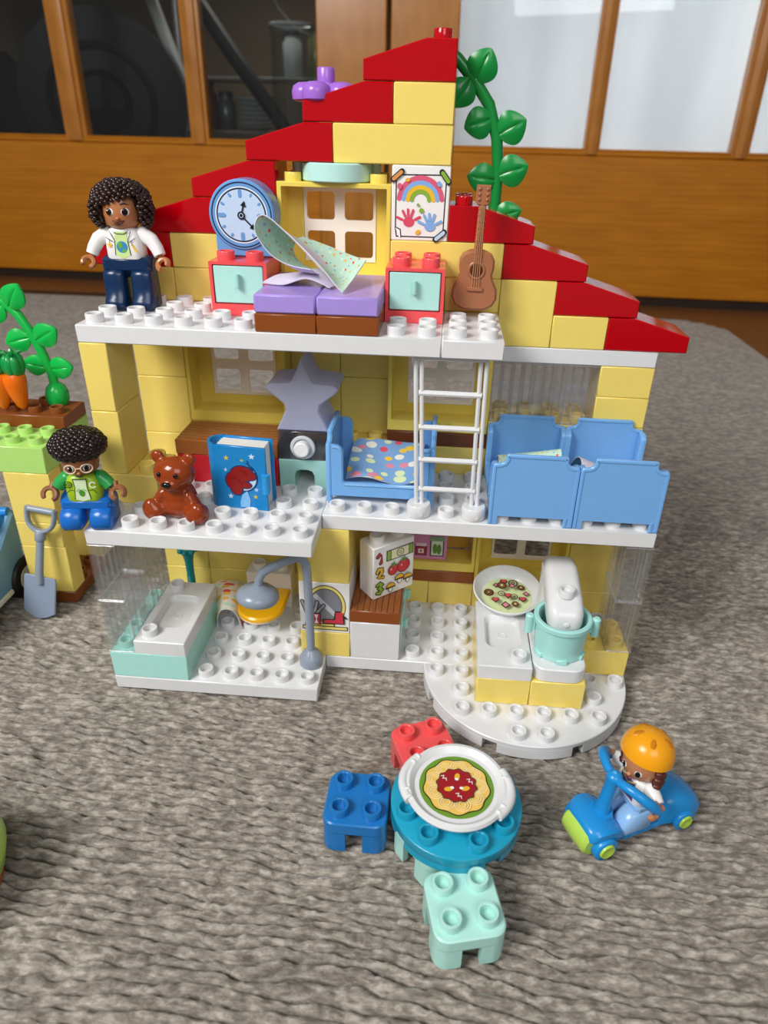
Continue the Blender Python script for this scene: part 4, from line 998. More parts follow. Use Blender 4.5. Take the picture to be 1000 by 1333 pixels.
# ladder
t = thing('toy_ladder', 'white toy ladder between the middle floor and the attic', 'ladder', (11.5, .5, 7.2))
for sx, tx in ((0, -.22), (2, 1.92)):
    g = G(); g.lathe([(.42, .0), (.44, .04), (.44, .4), (.4, .46), (.001, .46)], (sx, 0, 0.02), 24); f_ = g.obj('foot', WHT, t)
    g = G(); g.lathe([(.09, -.45), (.07, -.43), (.001, -.43)], (sx + .08, 0, .2), 12, 'y'); g.obj('pin', '#E2E0DC', f_)
    for off in (-.1, .1):
        g = G(); g.tube([(sx + off, 0, .45), (tx + off, 0, 5.95)], .075, 8); g.obj('rail', WHT, t)
for z in (4.65, 3.42, 2.2, 1.05):
    x0 = -.22 * z / 5.95; x1 = 2 - .08 * z / 5.95
    g = G(); g.tube([(x0, 0, z), (x1, 0, z)], .1, 8); g.obj('rung', WHT, t)
g = G(); g.box(-.4, 2.1, -.12, .12, 5.8, 5.97, .03); g.obj('top_bar', WHT, t)
# star lamp
t = thing('star_lamp', 'frosted star lamp on a clear block and mint stand', 'lamp', (6, 2, 7.2))
g = G(); o = [(.02, 0), (.62, 0), (.62, .55), (.7, .72), (.86, .78), (1.14, .78), (1.3, .72), (1.38, .55), (1.38, 0), (1.98, 0), (1.98, 1.2), (.02, 1.2)]
g.prism(o, .01, 1.99, 'y', .03); g.obj('stand', '#A5D6C8', t)
g = G()
for a in ((.02, .1), (1.9, 1.98)): g.box(a[0], a[1], .02, 1.98, 1.2, 2.36, .02)
for a in ((.02, .1), (1.9, 1.98)): g.box(.1, 1.9, a[0], a[1], 1.2, 2.36, .02)
g.box(.1, 1.9, .1, 1.9, 2.28, 2.36, .01); g.box(.1, 1.9, .1, 1.9, 1.2, 1.26, .01)
cb = g.obj('clear_block', clear('smoky_clear_plastic', '#E6E5E9', gloss=.14, rough=.05, diffuse=.06, dcol='#C4C6CC'), t)
g = G(); g.lathe([(.46, -.02), (.48, -.1), (.44, -.14), (.36, -.14), (.36, -.04)], (1, .0, 1.78), 28, 'y', caps=(False, True)); g.obj('ring', '#C9CBCE', cb)
g = G(); g.lathe([(.3, -.05), (.3, -.3), (.26, -.34), (.001, -.34)], (.98, .0, 1.76), 24, 'y'); g.obj('knob', '#EDEDEB', cb)
star = []
for i in range(10):
    R_ = 1.52 if i % 2 == 0 else .78; a = PI * i / 5; star.append((1 + R_ * math.sin(a) * .92, 3.62 + R_ * math.cos(a)))
star = [(1, 5.12), (1.32, 4.35), (1.45, 4.22), (2.2, 4.16), (2.34, 4.02), (2.28, 3.92), (1.68, 3.42), (1.62, 3.2), (1.98, 2.42), (1.98, 2.37), (.02, 2.37), (.02, 2.42), (.38, 3.2), (.32, 3.42), (-.28, 3.92), (-.34, 4.02), (-.2, 4.16), (.55, 4.22), (.68, 4.35)]
g = G(); g.prism(star, .06, 1.9, 'y', .06); g.obj('star', M_FROST, t, angle=30)
# desk
t = thing('toy_desk', 'wood grained brown shelf on a red cabinet under the left window', 'desk', (2, 2, 7.2))
M_GRAIN = wood('moulded_wood_grain', '#8E5226', '#B4743E', 40, (4, 40, 40), .3, .5)
g = G(); g.box(.01, 3.99, .01, 1.99, 1.2, 1.8, .03); dt = g.obj('top', '#9A5A2C', t)
for k in range(7): g = G(); y = .25 + k * .25; g.box(.05, 3.95, y, y + .2, 1.795, 1.82, .01); g.obj('slat', M_GRAIN, dt)
g = G(); g.box(.02, 3.98, .05, 1.95, .0, 1.2, .04); g.obj('cabinet', '#C8232F', t)
# book
t = thing('toy_book', 'blue toy story book with a red bear on a moon on its cover', 'book', (4.05, .2, 7.2), -.09)
g = G(); BK = plastic('#1C84C6', .25)
g.box(0, 2.0, 0, .1, 0, 2.5, .03); cov = g.obj('front_cover', BK, t)
g = G(); g.box(0.05, 2.0, .86, .96, 0, 2.5, .03); g.obj('back_cover', BK, t)
g = G(); g.lathe([(.48, 0), (.48, 2.5)], (.1, .48, 0), 20); 
g = G(); o = [(.22, 0)] + arc(.22, .48, .48, 270, 90, 12, .48)[0:] + [(.22, .96), (.22, .86)] + arc(.22, .48, .38, 90, 270, 12) + [(.22, .1)]
o = arc(.2, .48, .48, 90, 270, 14); o2_ = arc(.2, .48, .39, 270, 90, 14)
g.prism(o + o2_, 0, 2.5, 'z'); g.obj('spine', BK, t)
g = G(); g.box(.12, 1.88, .1, .86, .06, 2.42, .02); pg = g.obj('pages', '#F2F0EA', t)
for k in range(4): g = G(); y = .22 + k * .16; g.box(.1, 1.895, y, y + .02, .06, 2.43, .004); g.obj('page_line', '#C9C6BE', pg)
g = G(); g.tube([(1.98, -.05, .78), (1.98, -.05, 1.5)], .15, 12); g.box(1.9, 2.1, -.05, .12, .8, 1.48, .02); g.obj('clasp', plastic('#2C9ADC', .2), t)
p = Print(); K = '#16386E'
for x, z, r_, c in ((.55, 2.02, .11, '#D9C23C'), (1.12, 1.95, .09, '#C8C860'), (1.5, 2.15, .13, '#CFE2F6'), (.5, 1.55, .1, '#A9D2F4'), (1.6, .85, .1, '#A9D2F4'), (.6, .5, .12, '#CFE2F6'), (1.55, .56, .1, '#D9C23C'), (1.2, .6, .07, '#D9C23C')): p.star(c, x, z, r_)
p.poly('#7FBCEB', [(.95, .1), (1.3, .1), (1.35, .42), (1.25, .78), (1.05, .6), (.95, .3)])
p.ell(K, 1.12, 1.32, .55, .58); p.ell('#C4DAF2', 1.12, 1.32, .51, .54); p.ell('#1C84C6', 1.0, 1.46, .47, .5)
p.line(K, [(1.32, 1.98), (1.4, 1.7), (1.6, 1.5), (1.64, 1.3)], .03)
for e in (((1.1, 1.45), (.42, .3)), ((.82, 1.15), (.34, .36)), ((.86, .86), (.22, .26)), ((1.38, 1.62), (.12, .1)), ((1.42, 1.4), (.2, .16)), ((1.2, 1.02), (.22, .12))): p.ell(K, *e[0], e[1][0] + .04, e[1][1] + .04)
for e in (((1.1, 1.45), (.42, .3)), ((.82, 1.15), (.34, .36)), ((.86, .86), (.22, .26)), ((1.42, 1.4), (.2, .16)), ((1.2, 1.02), (.22, .12))): p.ell('#8E1414', *e[0], *e[1])
p.line('#5A0A10', [(.75, 1.3), (1.0, 1.2), (1.1, 1.0)], .025); p.line('#5A0A10', [(1.0, 1.62), (1.2, 1.55), (1.3, 1.4)], .02)
p.obj(cov, (0, 0, 0), (1, 0, 0), (0, 0, 1), 'cover_print')
# ================================================================== GROUND FLOOR THINGS
def basin_block(name, parent, x0, x1, y0, y1, z0, z1, bx, mat, corner=.04):
    g = G(); A = rrect(x0 + .01, x1 - .01, y0 + .01, y1 - .01, corner, 5); A2 = rrect(x0 + .04, x1 - .04, y0 + .04, y1 - .04, corner, 5)
    Bq = rrect(*bx, .32, 5); B2 = rrect(bx[0] + .07, bx[1] - .07, bx[2] + .07, bx[3] - .07, .28, 5); B0 = rrect(bx[0] - .05, bx[1] + .05, bx[2] - .05, bx[3] + .05, .36, 5)
    L_ = lambda o, z: [(x, y, z) for x, y in o]
    g.loft([L_(A, z0), L_(A, z1 - .03), L_(A2, z1), L_(B0, z1), L_(Bq, z1 - .05), L_(B2, z1 - .26)])
    cx, cy = (bx[0] + bx[1]) / 2, (bx[2] + bx[3]) / 2
    g.lathe([(.19, 0), (.19, .03), (.15, .03), (.15, .005), (.001, .005)], (cx, cy, z1 - .26), 24, caps=(False, False))
    return g.obj(name, mat, parent, angle=30)
t = thing('bathtub', 'white toy bathtub with a sunken basin beside the clear wall', 'bathtub', (1, -2, 1.8))
b_ = basin_block('tub', t, 0, 2, 0, 4, 0, .6, (.36, 1.64, .98, 3.0), WHT)
stud(t, (.5, .5, .6), WHT); stud(t, (.5, 3.5, .6), WHT)
# shower
t = thing('shower', 'grey toy shower with a round head over the bathroom floor', 'shower', (7.5, -.5, .6))
g = G(); g.lathe([(.4, 0), (.46, .05), (.46, .36), (.4, .44), (.3, .62), (.2, .7), (.17, .75)], seg=24); g.obj('base', GRY, t)
g = G(); g.tube([(0, 0, .6), (0, 0, 2.5), (-.02, 0, 4.3), (-.06, 0, 4.75), (-.2, -.01, 4.98), (-.45, -.02, 5.0), (-.9, -.06, 4.8), (-1.4, -.12, 4.55), (-1.68, -.16, 4.36), (-1.82, -.2, 4.1), (-1.86, -.22, 3.7)], [.17] * 11, 14); g.obj('pipe', GRY, t, angle=60)
g = G(); rot = Matrix.Rotation(.1, 4, 'Y') @ Matrix.Rotation(-.12, 4, 'X'); g.T = Matrix.Translation((-1.9, -.22, 3.42)) @ rot
g.lathe([(.55, -.28), (.76, -.24), (.82, -.1), (.78, .06), (.58, .22), (.3, .32), (.2, .42)], seg=32); g.obj('shower_head', GRY, t, angle=50)
# toilet
t = thing('toilet', 'white toy toilet with a yellow seat against the bathroom wall', 'toilet', (4, 1, .6))
brick('tank', 0, 2, 2, 3, .0, 1.8, '#F1EEE8', t, [(.5, 2.5), (1.5, 2.5)])
g = G(); rings = []
for z, k in ((.0, .42), (.12, .5), (.4, .66), (.7, .9), (.9, 1.0)):
    rings.append([(1 + .95 * k * math.cos(a), 1.35 - .86 * z + 1.0 * k * math.sin(a), z) for a in [2 * PI * i / 28 for i in range(28)]])
g.loft(rings); g.box(.45, 1.55, 1.1, 2.05, 0, .85, .04); g.obj('bowl', '#F1EEE8', t, angle=50)
g = G(); o = arc(1, .56, .98, 180, 360, 20) + [(1.98, 1.9), (.02, 1.9)]; g.prism(o, .9, 1.16, 'z', .07); g.obj('seat', '#F3B413', t)
# towel
rows = []
for i, (y, x0, x1, h) in enumerate(((1.05, 3.2, 4.12, 1.12), (1.5, 3.05, 4.1, 1.25), (2.1, 2.8, 4.1, 1.35), (2.7, 2.5, 4.1, 1.3), (3.2, 2.3, 4.05, 1.1))):
    xm = (x0 + x1) / 2; rows.append([(x0, y, .64), (x0 + .02, y + .02, .64 + h * .55), (x0 + (x1 - x0) * .2, y + .05, .64 + h * .9), (xm, y + .05, .64 + h), (x1 - (x1 - x0) * .2, y + .08, .64 + h * .88), (x1 - .02, y + .12, .64 + h * .5), (x1 + .02, y + .2, .66 + (.0 if i < 2 else .35))])
o = sheet('towel', rows, [M_BACK, M_TOWEL, M_BACK], .03); tag(o, 'patterned yellow and red towel folded into an arch beside the toilet', 'towel')
# brush
t = thing('toilet_brush', 'teal ribbed toy brush standing behind the bathtub', 'brush', (1.38, 3.3, .6))
g = G(); g.lathe([(.3, 0), (.3, .2), (.14, .35), (.15, .9), (.17, 1.6), (.19, 2.0), (.24, 2.3), (.34, 2.5), (.3, 2.7)], seg=18); g.obj('handle', '#1795A0', t, angle=50)
for k in range(8): a = 2 * PI * k / 8; g = G(); g.ell((.36 * math.cos(a), .36 * math.sin(a), 2.6), (.12, .12, .1), 10, 7); g.obj('bristle', '#1795A0', t)
for k in range(5): g = G(); g.lathe([(.15, 0), (.18, .03), (.15, .06)], (0, 0, .8 + k * .1), 16, caps=(False, False)); g.obj('grip_ring', '#138590', t)
# kitchen cabinet with plank top
t = thing('kitchen_cabinet', 'white kitchen cabinet with a brown plank top beside the mirror brick', 'cabinet', (9, 0, .6))
for i in (0, 1):
    bb = brick('body', 0, 2, 2 * i, 2 * i + 2, 0, 1.8, WHT, t)
    g = G(); g.box(2.0, 2.05, 2 * i + .15, 2 * i + 1.85, .4, 1.7, .02); dr = g.obj('drawer', '#B6E6DC', t)
    g = G(); g.tube([(2.17, 2 * i + 1, .95), (2.17, 2 * i + 1, 1.4)], .09, 10); g.box(2.02, 2.17, 2 * i + .95, 2 * i + 1.05, 1.0, 1.36, .01); g.obj('handle', '#A9DDD2', dr)
g = G(); g.box(.01, 1.99, .01, 3.99, 1.8, 2.36, .03); tp = g.obj('top', '#8E4C22', t)
M_GRAIN2 = wood('plank_top_grain', '#7E4420', '#A3622F', 40, (40, 4, 40), .35, .5)
for k in range(8): g = G(); x = .06 + k * .24; g.box(x, x + .2, .04, 3.96, 2.355, 2.4, .015); g.obj('plank', M_GRAIN2, tp)
# recipe brick
t = thing('recipe_brick', 'white brick with numbered pictures of cheese, tomatoes and mushrooms', 'toy brick', (9.84, .69, 3.0), math.atan2(1.21, 1.45))
bb = brick('block', 0, 2, 0, 1, 0, 2.4, '#F4F2EE', t, [(.5, .5), (1.5, .5)])
p = Print(); K = '#23201E'
def digit(col, pts):
    p.line(K, pts, .2); p.line(col, pts, .12)
digit('#C6283A', [(.22, 1.98), (.36, 2.1), (.36, 1.66)])
digit('#EDB52E', [(.2, 1.26), (.26, 1.38), (.4, 1.36), (.42, 1.22), (.22, .96), (.46, .96)])
digit('#8CB63A', [(.2, .64), (.32, .7), (.42, .6), (.3, .48), (.42, .36), (.32, .24), (.2, .28)])
p.rect(K, .62, 1.93, 1.63, 2.12); p.rect('#F2EBC0', .66, 1.89, 1.67, 2.08); p.rect('#8CB63A', .66, .82, 1.67, 2.08); p.rect('#8CB63A', 1.73, 1.89, 1.67, 2.08); p.rect(K, .82, .85, 1.67, 2.08); p.rect(K, 1.7, 1.73, 1.67, 2.08); p.ring(K, 1.28, 1.88, .15, .18, 24); p.ring(K, 1.28, 1.88, .05, .07, 16)
for x, z, r_ in ((.95, 1.16, .23), (1.45, 1.2, .29)): p.ell(K, x, z, r_ + .03); p.ell('#CF1F33', x, z, r_); p.star('#4C8A2C', x + .02, z + r_ + .02, .18, .2, .35); p.ell('#F6C9C9', x - .1, z + .05, .03, .05)
for x, z in ((.82, .38), (1.25, .66), (1.66, .56)): p.ell(K, x, z - .1, .11, .16); p.ell('#F7F3E6', x, z - .1, .08, .13); p.poly(K, arc(x, z - .02, .24, -8, 188, 14)); p.poly('#EDB52E', arc(x, z + .02, .2, 0, 180, 14, .17))
p.obj(bb, (0, .008, 0), (1, 0, 0), (0, 0, 1), 'recipe_print')
# jam brick in the open kitchen frame
t = thing('jam_brick', 'pink brick printed with jam and pickle jars in the kitchen niche', 'toy brick', (10.75, 4.15, 2.87))
bb = brick('block', 0, 2, 0, 1, 0, 2.4, '#D98BB8', t)
p = Print(); K = '#3A1A26'
for x in (.25, .85): p.rect(K, x - .26, x + .26, .22, .8); p.rect('#B3263E', x - .22, x + .22, .26, .66); p.rect('#F4E9E4', x - .12, x + .12, .34, .56); p.rect('#F6D5DC', x - .24, x + .24, .7, .86); p.ell('#B3263E', x, .45, .05)
p.rect(K, 1.25, 1.85, .22, 1.2); p.rect('#DDEBD0', 1.3, 1.8, .27, 1.0); p.ell('#5E8C2C', 1.46, .6, .1, .26); p.ell('#5E8C2C', 1.64, .58, .1, .26); p.rect('#7FA87A', 1.24, 1.86, 1.0, 1.22)
p.obj(bb, (0, .008, 0), (1, 0, 0), (0, 0, 1), 'jar_print')
# sink unit, mixer, pot, bowl
t = thing('sink_unit', 'white kitchen sink on a yellow brick beside the mixer', 'sink', (14, -2, .6))
brick('base', 0, 2, 0, 4, 0, 1.2, YEL, t)
basin_block('sink', t, 0, 2, 0, 4, 1.205, 1.8, (.36, 1.64, 1.15, 3.05), WHT); stud(t, (1.5, .5, 1.8), WHT)
t = thing('stand_mixer', 'white toy stand mixer on a yellow brick with its head over the pot', 'mixer', (16, -2, .6))
brick('base', 0, 2, 0, 4, 0, 1.2, YEL, t)
g = G(); g.prism(rrect(.03, 1.97, .02, 3.98, .5, 6), 1.205, 1.8, 'z', .04); g.obj('foot_plate', WHT, t)
g = G(); rings = []
for z, w, y0, y1 in ((1.75, .6, 2.9, 3.9), (2.6, .55, 2.95, 3.85), (3.6, .56, 2.75, 3.8), (4.1, .58, 2.6, 3.75)): rings.append([(1 + x, y, z) for x, y in rrect(-w, w, y0, y1, .22, 4)])
g.loft(rings); g.obj('column', WHT, t, angle=50)
g = G(); rings = []
for y, zc, w, hh in ((3.75, 3.95, .46, .32), (3.6, 4.0, .6, .46), (3.0, 3.95, .65, .52), (2.2, 3.74, .66, .54), (1.5, 3.52, .67, .54), (1.05, 3.38, .64, .5), (.82, 3.3, .52, .4), (.74, 3.26, .34, .26)):
    rings.append([(1.08 + x, y, zc + z) for x, z in rrect(-w, w, -hh, hh, min(w, hh) * .62, 5)])
g.loft(rings); hd = g.obj('head', WHT, t, angle=55)
stud(t, (1.1, 1.6, 4.05), WHT); 
g = G(); g.lathe([(.09, -.02), (.12, .0), (.12, .06)], (1.1, .72, 3.3), 16, 'y'); g.obj('dial', '#E4E2DE', hd)
g = G(); g.tube([(1.08, 1.15, 2.95), (1.08, 1.15, 2.2)], .07, 8); g.ell((1.08, 1.15, 2.35), (.26, .26, .3), 12, 8); g.obj('whisk', '#C9D6D4', t)
t = thing('toy_pot', 'mint toy cooking pot with two handles under the mixer head', 'pot', (17.05, -.72, 2.41))
g = G(); g.lathe([(.86, 0), (.92, .06), (.98, 1.3), (1.07, 1.36), (1.07, 1.52), (1.02, 1.56), (.9, 1.54), (.86, 1.4), (.8, .12), (.001, .1)], seg=40, caps=(True, True)); g.obj('body', '#ABE4DC', t)
for s in (-1, 1):
    g = G(); g.tube([(s * 1.22, -.05, .72), (s * 1.22, -.05, .78), (s * 1.22, -.05, 1.5), (s * 1.22, -.05, 1.56)], [.1, .16, .16, .1], 12); g.box(min(s * .98, s * 1.2), max(s * .98, s * 1.2), -.13, .03, .9, 1.45, .02); g.obj('handle', '#ABE4DC', t)
for a in (-90, -150, -30): g = G(); a = math.radians(a); g.T = Matrix.Rotation(a + PI / 2, 4, 'Z'); g.box(-.2, .2, -1.0, -.8, 0.0, .2, .03); g.obj('foot', '#ABE4DC', t)
t = thing('cookie_bowl', 'white bowl printed with cookies standing on the sink unit', 'bowl', (15.27, 2.02, 2.69), rot=(.18, 0, 0))
g = G(); g.lathe([(.72, -.28), (.8, -.26), (.92, -.1), (1.2, .1), (1.38, .38), (1.42, .44), (1.37, .47), (1.24, .26), (1.12, .1), (1.05, .03), (.001, .02)], seg=48, caps=(True, True)); g.obj('bowl', WHT, t)
p = Print(.02); p.ell('#DCE8B0', 0, 0, 1.02, n=40); K = '#4A2A1E'
R_ = random.Random(3)
for i, (x, z) in enumerate(((-.72, .12), (-.42, .55), (-.1, .74), (.28, .66), (.6, .42), (.78, .05), (.62, -.3), (.28, -.2), (.3, -.62), (-.1, -.72), (-.5, -.5), (-.25, -.15), (-.22, .3), (.2, .28), (0, -.32), (-.78, -.22))):
    k = i % 4; s = .15 if i % 3 else .2
    if k == 0: p.ell(K, x, z, s); p.ell('#8A5A3A', x, z, s * .75); p.ell('#CFE29A', x, z, s * .28)
    elif k == 1: p.poly(K, [(x - s, z), (x, z - s), (x + s, z), (x, z + s)]); p.poly('#E08A9A', [(x - s * .65, z), (x, z - s * .65), (x + s * .65, z), (x, z + s * .65)])
    elif k == 2: p.ell(K, x - .06, z + .05, .1); p.ell(K, x + .06, z + .05, .1); p.poly(K, [(x - .15, z + .02), (x, z - .17), (x + .15, z + .02)]); p.ell('#D4505A', x - .05, z + .04, .07); p.ell('#D4505A', x + .05, z + .04, .07); p.poly('#D4505A', [(x - .1, z), (x, z - .11), (x + .1, z)])
    else: p.ring(K, x, z, s * .75, s, 20); p.ring(K, x, z, s * .2, s * .4, 14)
p.obj(t, (0, 0, .02), (1, 0, 0), (0, 1, 0), 'cookie_print')

# ================================================================== OUTSIDE THE HOUSE
def stool(label, loc, rz, col):
    t = thing('toy_stool', label, 'stool', loc, rz, group='two by two toy stools on the rug')
    g = G(); L_ = lambda o, z: [(x, y, z) for x, y in o]
    g.loft([L_(rrect(-.98, .98, -.98, .98, .38, 6), .78), L_(rrect(-.98, .98, -.98, .98, .38, 6), 1.16), L_(rrect(-.94, .94, -.94, .94, .36, 6), 1.2)]); g.obj('seat', col, t)
    o = [(.98, .26), (.98, .6)] + arc(.6, .6, .38, 0, 90, 6) + [(.26, .98), (.26, .8), (.62, .72), (.74, .62), (.8, .26)]
    for k in range(4):
        g = G(); g.T = Matrix.Rotation(k * PI / 2, 4, 'Z'); g.prism(o, .0, .8, 'z'); g.obj('leg', col, t)
    for a in (-.5, .5):
        for b in (-.5, .5): stud(t, (a, b, 1.2), col)
    return t
stool('blue toy stool left of the round table', (10.2, -7.17, .02), -.01, '#1F76BC')
stool('pale mint toy stool nearest to the camera', (13.47, -10.18, .02), .235, '#B4E6DA')
stool('coral red toy stool behind the round table', (12.2, -4.75, .02), .40, '#F25C5C')
TA = math.radians(41)
t = thing('round_table', 'round turquoise toy table on a mint foot', 'table', (13.22, -7.4, .02), TA)
g = G(); g.lathe([(1.96, .0), (1.96, .0)], seg=8, caps=(False, False)) if False else None
def rimseg(a0, a1): return arc(0, 0, 1.97, a0, a1, 10) + arc(0, 0, 1.72, a1, a0, 10)
g.lathe([(1.95, 1.42), (1.97, 1.45), (1.97, 1.77), (1.93, 1.8)], seg=64)
for k in range(4): g.prism(rimseg(k * 90 + 8 - 41 + 33, k * 90 + 82 - 41 + 33), 1.2, 1.44, 'z')
g.obj('table_top', '#1B9DBE', t)
for x, y in ((-.5, -1.5), (.5, -1.5), (1.5, -.5), (1.5, .5), (.5, 1.5), (-.5, 1.5), (-1.5, .5), (-1.5, -.5), (.5, .5), (-.5, .5), (.5, -.5), (-.5, -.5)): stud(t, (x, y, 1.8), '#1B9DBE')
off = (-.75, 0)
g = G(); L_ = lambda o, z: [(x + off[0], y + off[1], z) for x, y in o]
g.loft([L_(rrect(-1, 1, -1, 1, .42, 6), .8), L_(rrect(-1, 1, -1, 1, .42, 6), 1.2)])
o = [(1, .28), (1, .58)] + arc(.58, .58, .42, 0, 90, 6) + [(.28, 1), (.28, .8), (.62, .72), (.74, .62), (.8, .28)]
for k in range(4): g.T = Matrix.Translation((off[0], off[1], 0)) @ Matrix.Rotation(k * PI / 2, 4, 'Z'); g.prism(o, 0, .82, 'z')
g.T = None; g.obj('foot', '#B4E6DA', t)
# tray of spaghetti
t = thing('spaghetti_tray', 'round white tray printed with spaghetti and tomato sauce on the table', 'tray', (13.2, -7.3, 2.11), -.12)
g = G(); g.lathe([(1.2, 0), (1.42, .02), (1.52, .1), (1.56, .2), (1.52, .3), (1.42, .32), (1.32, .24), (1.26, .16), (.001, .16)], seg=56, caps=(True, True)); g.obj('dish', WHT, t)
for s in (-1, 1):
    g = G(); pts = [(s * 1.52 * math.cos(a), 1.52 * math.sin(a), .2) for a in [math.radians(q) for q in range(-32, 33, 8)]]
    pts = [(x + s * .1 * math.cos(math.radians(90 * (i - 4) / 4.0)), y, z) for i, (x, y, z) in enumerate(pts)]
    g.tube(pts, .15, 10); h_ = g.obj('handle', WHT, t, angle=60)
    for q in (-30, -20, -10, 10, 20, 30):
        if abs(q) < 15: continue
        a = math.radians(q); g = G(); g.ell((s * 1.5 * math.cos(a), 1.5 * math.sin(a), .33), (.1, .05, .05), 10, 6, Matrix.Rotation(a if s > 0 else -a, 3, 'Z')); g.obj('grip_ridge', WHT, h_)
p = Print(.012); K = '#3A3B1C'
p.ell('#6E9A2C', 0, 0, 1.12, n=48); p.poly(K, [((1.0 + .035 * math.cos(9 * a)) * math.cos(a), (1.0 + .035 * math.cos(9 * a)) * math.sin(a)) for a in [2 * PI * i / 90 for i in range(90)]])
p.poly('#EFC660', [((.96 + .035 * math.cos(9 * a)) * math.cos(a), (.96 + .035 * math.cos(9 * a)) * math.sin(a)) for a in [2 * PI * i / 90 for i in range(90)]])
for k in range(9):
    a = 2 * PI * k / 9 + .2; cx, cy = .68 * math.cos(a), .68 * math.sin(a)
    p.multi('#FBE9B0', [q for r_ in (.24, .17, .1) for q in Print().ring('x', cx, cy, r_ - .012, r_ + .012, 20).sh[0][1]])
p.poly(K, [((.6 + .03 * math.cos(12 * a)) * math.cos(a), (.6 + .03 * math.cos(12 * a)) * math.sin(a)) for a in [2 * PI * i / 72 for i in range(72)]])
p.poly('#A0141C', [((.57 + .03 * math.cos(12 * a)) * math.cos(a), (.57 + .03 * math.cos(12 * a)) * math.sin(a)) for a in [2 * PI * i / 72 for i in range(72)]])
for x, y, r_ in ((-.02, .3, 1.5), (-.22, -.2, .3), (.28, -.08, .5)): p.ell('#EDB52E', x, y, .13, .08, r_)
for x, y in ((-.02, .2), (-.12, -.14), (.16, -.1)): p.ell('#F8F4EA', x, y, .06, .05)
for x, y in ((-.4, .15), (.38, .18), (.12, -.4)): p.line('#F4D9D6', [(x - .1, y + .06), (x - .02, y + .09), (x - .03, y - .02), (x + .06, y + .01), (x + .08, y - .07)], .03)
p.obj(t, (0, 0, .16), (1, 0, 0), (0, 1, 0), 'spaghetti_print')

# ---- garden stand at the left
GD = thing('garden_stand', 'tall yellow brick stand topped with lime and brown bricks at the left', 'toy stand', (-6.1, 3.08, 0))
brick('soil_plate', 0, 2, 0, 4, 0, .6, '#85471F', GD, [(.5, 1.5), (1.5, 1.5), (1.5, 2.5)])
brick('brick', 0, 2, 0, 1, .6, 3.0, YEL, GD); brick('brick', 0, 2, 0, 1, 3.0, 4.2, YEL, GD); brick('brick', 0, 2, 0, 1, 4.2, 6.6, YEL, GD)
brick('brick', 0, 2, 3, 4, .6, 3.0, YEL, GD); brick('brick', 0, 2, 3, 4, 3.0, 4.2, YEL, GD); brick('brick', 0, 2, 3, 4, 4.2, 6.6, YEL, GD)
brick('lime_brick', -2, 2, 0, 4, 6.6, 7.8, '#B5E27A', GD, [(-1.5, .5), (-.5, .5), (.5, .5), (1.5, .5), (-.5, 1.5), (.5, 1.5), (1.5, 1.5)])
brick('soil_plate', -2, 2, 2, 4, 7.8, 8.4, '#85471F', GD, [(-.5, 2.5), (.5, 2.5), (1.5, 2.5), (.5, 3.5)])
for i, (x, y, rz, nm) in enumerate(((-5.95, 5.35, .12, 'bright orange toy carrot nearer the vine'), (-6.75, 5.25, -.15, 'orange toy carrot at the left picture edge'))):
    t = thing('toy_carrot', nm, 'carrot', (x, y, 8.6), rz)
    g = G(); g.T = Matrix.Rotation(-.1 if i == 0 else .1, 4, 'Y'); g.lathe([(.1, .0), (.22, .15), (.36, .6), (.48, 1.1), (.5, 1.4), (.42, 1.58), (.25, 1.62)], seg=24); g.obj('root', '#F2700E', t)
    g = G()
    for k in range(7): a = 2 * PI * k / 7; g.ell((.24 * math.cos(a), .24 * math.sin(a), 1.95), (.24, .24, .46), 12, 9)
    g.ell((0, 0, 2.0), (.34, .34, .5), 12, 8); g.obj('leaf_crown', '#149447', t, angle=60)
    for k in range(4): a = 2 * PI * k / 4 + .4; g = G(); g.tube([(.15 * math.cos(a), .15 * math.sin(a), 2.3), (.26 * math.cos(a), .26 * math.sin(a), 2.5), (.42 * math.cos(a), .42 * math.sin(a), 2.5)], [.12, .11, .07], 8); g.obj('leaf_tip', '#0F8A40', t)
vine('bright green toy vine growing from the brown garden plate', (-5.05, 6.6, 8.42), [(0, 0, .6), (-.05, 0, 1.4), (-.3, 0, 2.4), (-.6, 0, 3.2), (-1.0, 0, 3.95), (-1.5, 0, 4.45), (-2.2, 0, 4.7)],
     [((-.1, 0, 1.6), (1, -.1, .15), 1.15, .48), ((-.4, -.1, 2.85), (.9, -.1, .5), 1.25, .52), ((-1.25, -.1, 4.2), (.55, -.1, .85), 1.25, .52), ((-.6, -.1, 3.0), (-1, -.1, -.25), 1.1, .5), ((-.15, .05, 1.65), (-1, -.1, .2), 1.1, .46), ((-1.5, -.1, 4.4), (-.7, -.1, -.75), 1.1, .45)], '#12B84C', .5)
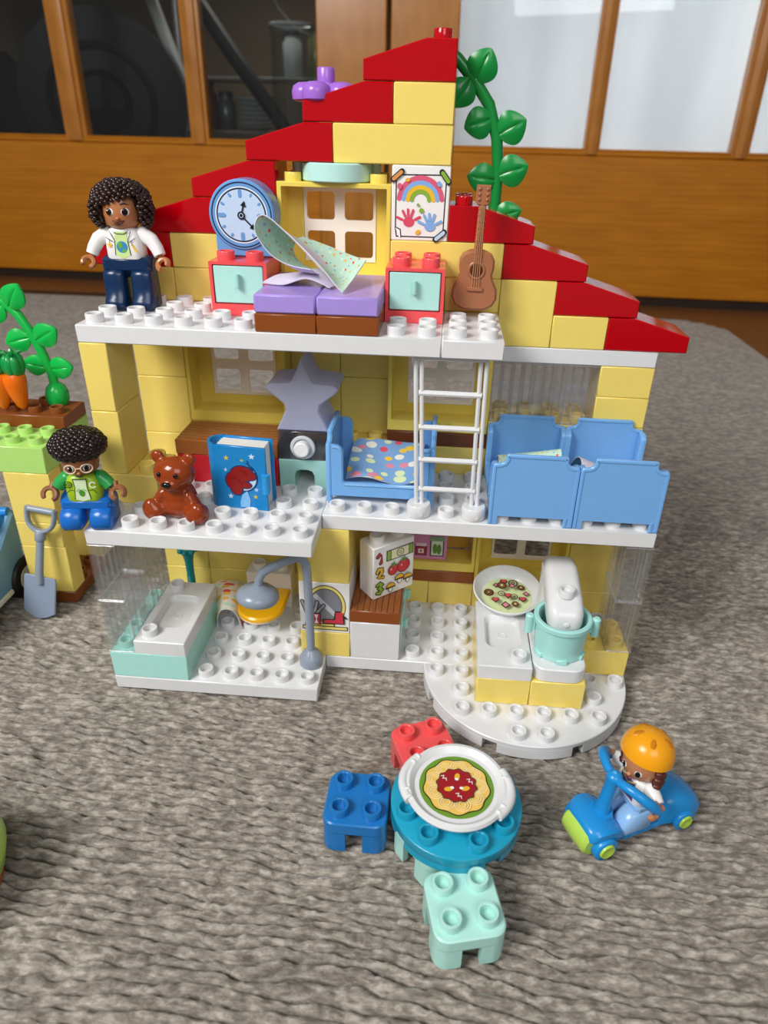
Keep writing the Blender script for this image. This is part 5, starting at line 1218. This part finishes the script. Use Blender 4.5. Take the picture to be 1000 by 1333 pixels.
# shovel
t = thing('toy_shovel', 'grey toy shovel leaning against the yellow garden stand', 'shovel', (-5.3, 1.95, .0), rot=(-.2, .12, -.03))
g = G(); o = [(-.72, 1.95), (-.72, .25)] + [(-.72 + 1.44 * i / 12, .25 - .32 * math.sin(PI * i / 12)) for i in range(1, 12)] + [(.72, .25), (.72, 1.9), (.66, 1.97), (-.66, 2.0)]
g.prism(o, -.06, .06, 'y', .03); g.obj('blade', '#8D9BB0', t)
g = G(); g.tube([(0, -.06, 1.7), (0, -.08, 2.2), (0, -.04, 4.1)], [.2, .17, .16], 12); g.lathe([(.2, 3.7), (.23, 3.75), (.23, 4.1), (.2, 4.15)], (0, -.04, 0), 16); g.obj('shaft', GRY, t, angle=60)
g = G(); pts = [(.6 * math.cos(a), -.04, 4.75 + .62 * math.sin(a)) for a in [math.radians(q) for q in range(200, 341, 14)]]
pts = [(-.6, -.04, 5.2), (-.61, -.04, 4.9)] + pts + [(.61, -.04, 4.9), (.6, -.04, 5.2)]
g.tube(pts, .1, 10, flat=1.6); g.tube([(-.6, -.04, 5.1), (.6, -.04, 5.1)], .14, 12); g.obj('grip', GRY, t, angle=60)
# car at the left edge
t = thing('toy_car', 'blue toy car cut off by the left picture edge', 'toy car', (-8.6, 1.2, 0), .0)
CB = plastic('#6E9CBE', .3)
g = G(); o = [(-2.8, .95), (2.35, .95), (2.6, 1.3), (2.75, 2.6), (2.85, 4.2), (2.6, 4.3), (1.2, 3.2), (-1.0, 2.9), (-2.8, 2.6)]
g.prism(o, -1.95, 1.95, 'x', .12); g.obj('body', CB, t)
g = G(); g.box(-1.98, 1.98, -2.7, 2.2, .72, 1.02, .06); g.obj('white_trim', '#E2E0D6', t)
g = G(); g.box(-1.7, 1.7, 1.4, 2.5, 3.4, 4.25, .1); g.tube([(-1.8, 2.55, 4.3), (1.8, 2.55, 4.3)], .2, 10); g.obj('seat_back', '#2E8CDC', t)
for x in (-1.75, 1.75):
    for y in (-1.15, 2.3):
        g = G(); g.lathe([(.6, -.3), (.95, -.28), (1.0, -.18), (1.0, .18), (.95, .28), (.6, .3)], (x * 1.04, y, 1.0), 32, 'x'); w = g.obj('tyre', plastic('#141414', .5), t)
        g = G(); g.lathe([(.55, -.32), (.6, -.2), (.6, .2), (.55, .32)], (x * 1.04, y, 1.0), 24, 'x'); g.obj('rim', '#C9CCC6', w)
# lime toy at the lower left edge
t = thing('toy_bush', 'lime green rounded toy at the lower left picture edge', 'toy', (-1.42, -10.45, 0))
g = G(); rings = []
g.lathe([(1.3, .35), (1.75, .6), (1.92, 1.3), (1.75, 2.0), (1.3, 2.5), (.5, 2.75), (.001, 2.78)], seg=36); g.obj('crown', '#B4DC5A', t, angle=50)
g = G(); g.lathe([(1.5, .02), (1.6, .08), (1.6, .4), (1.4, .5)], seg=36); g.obj('base', '#B0552E', t)
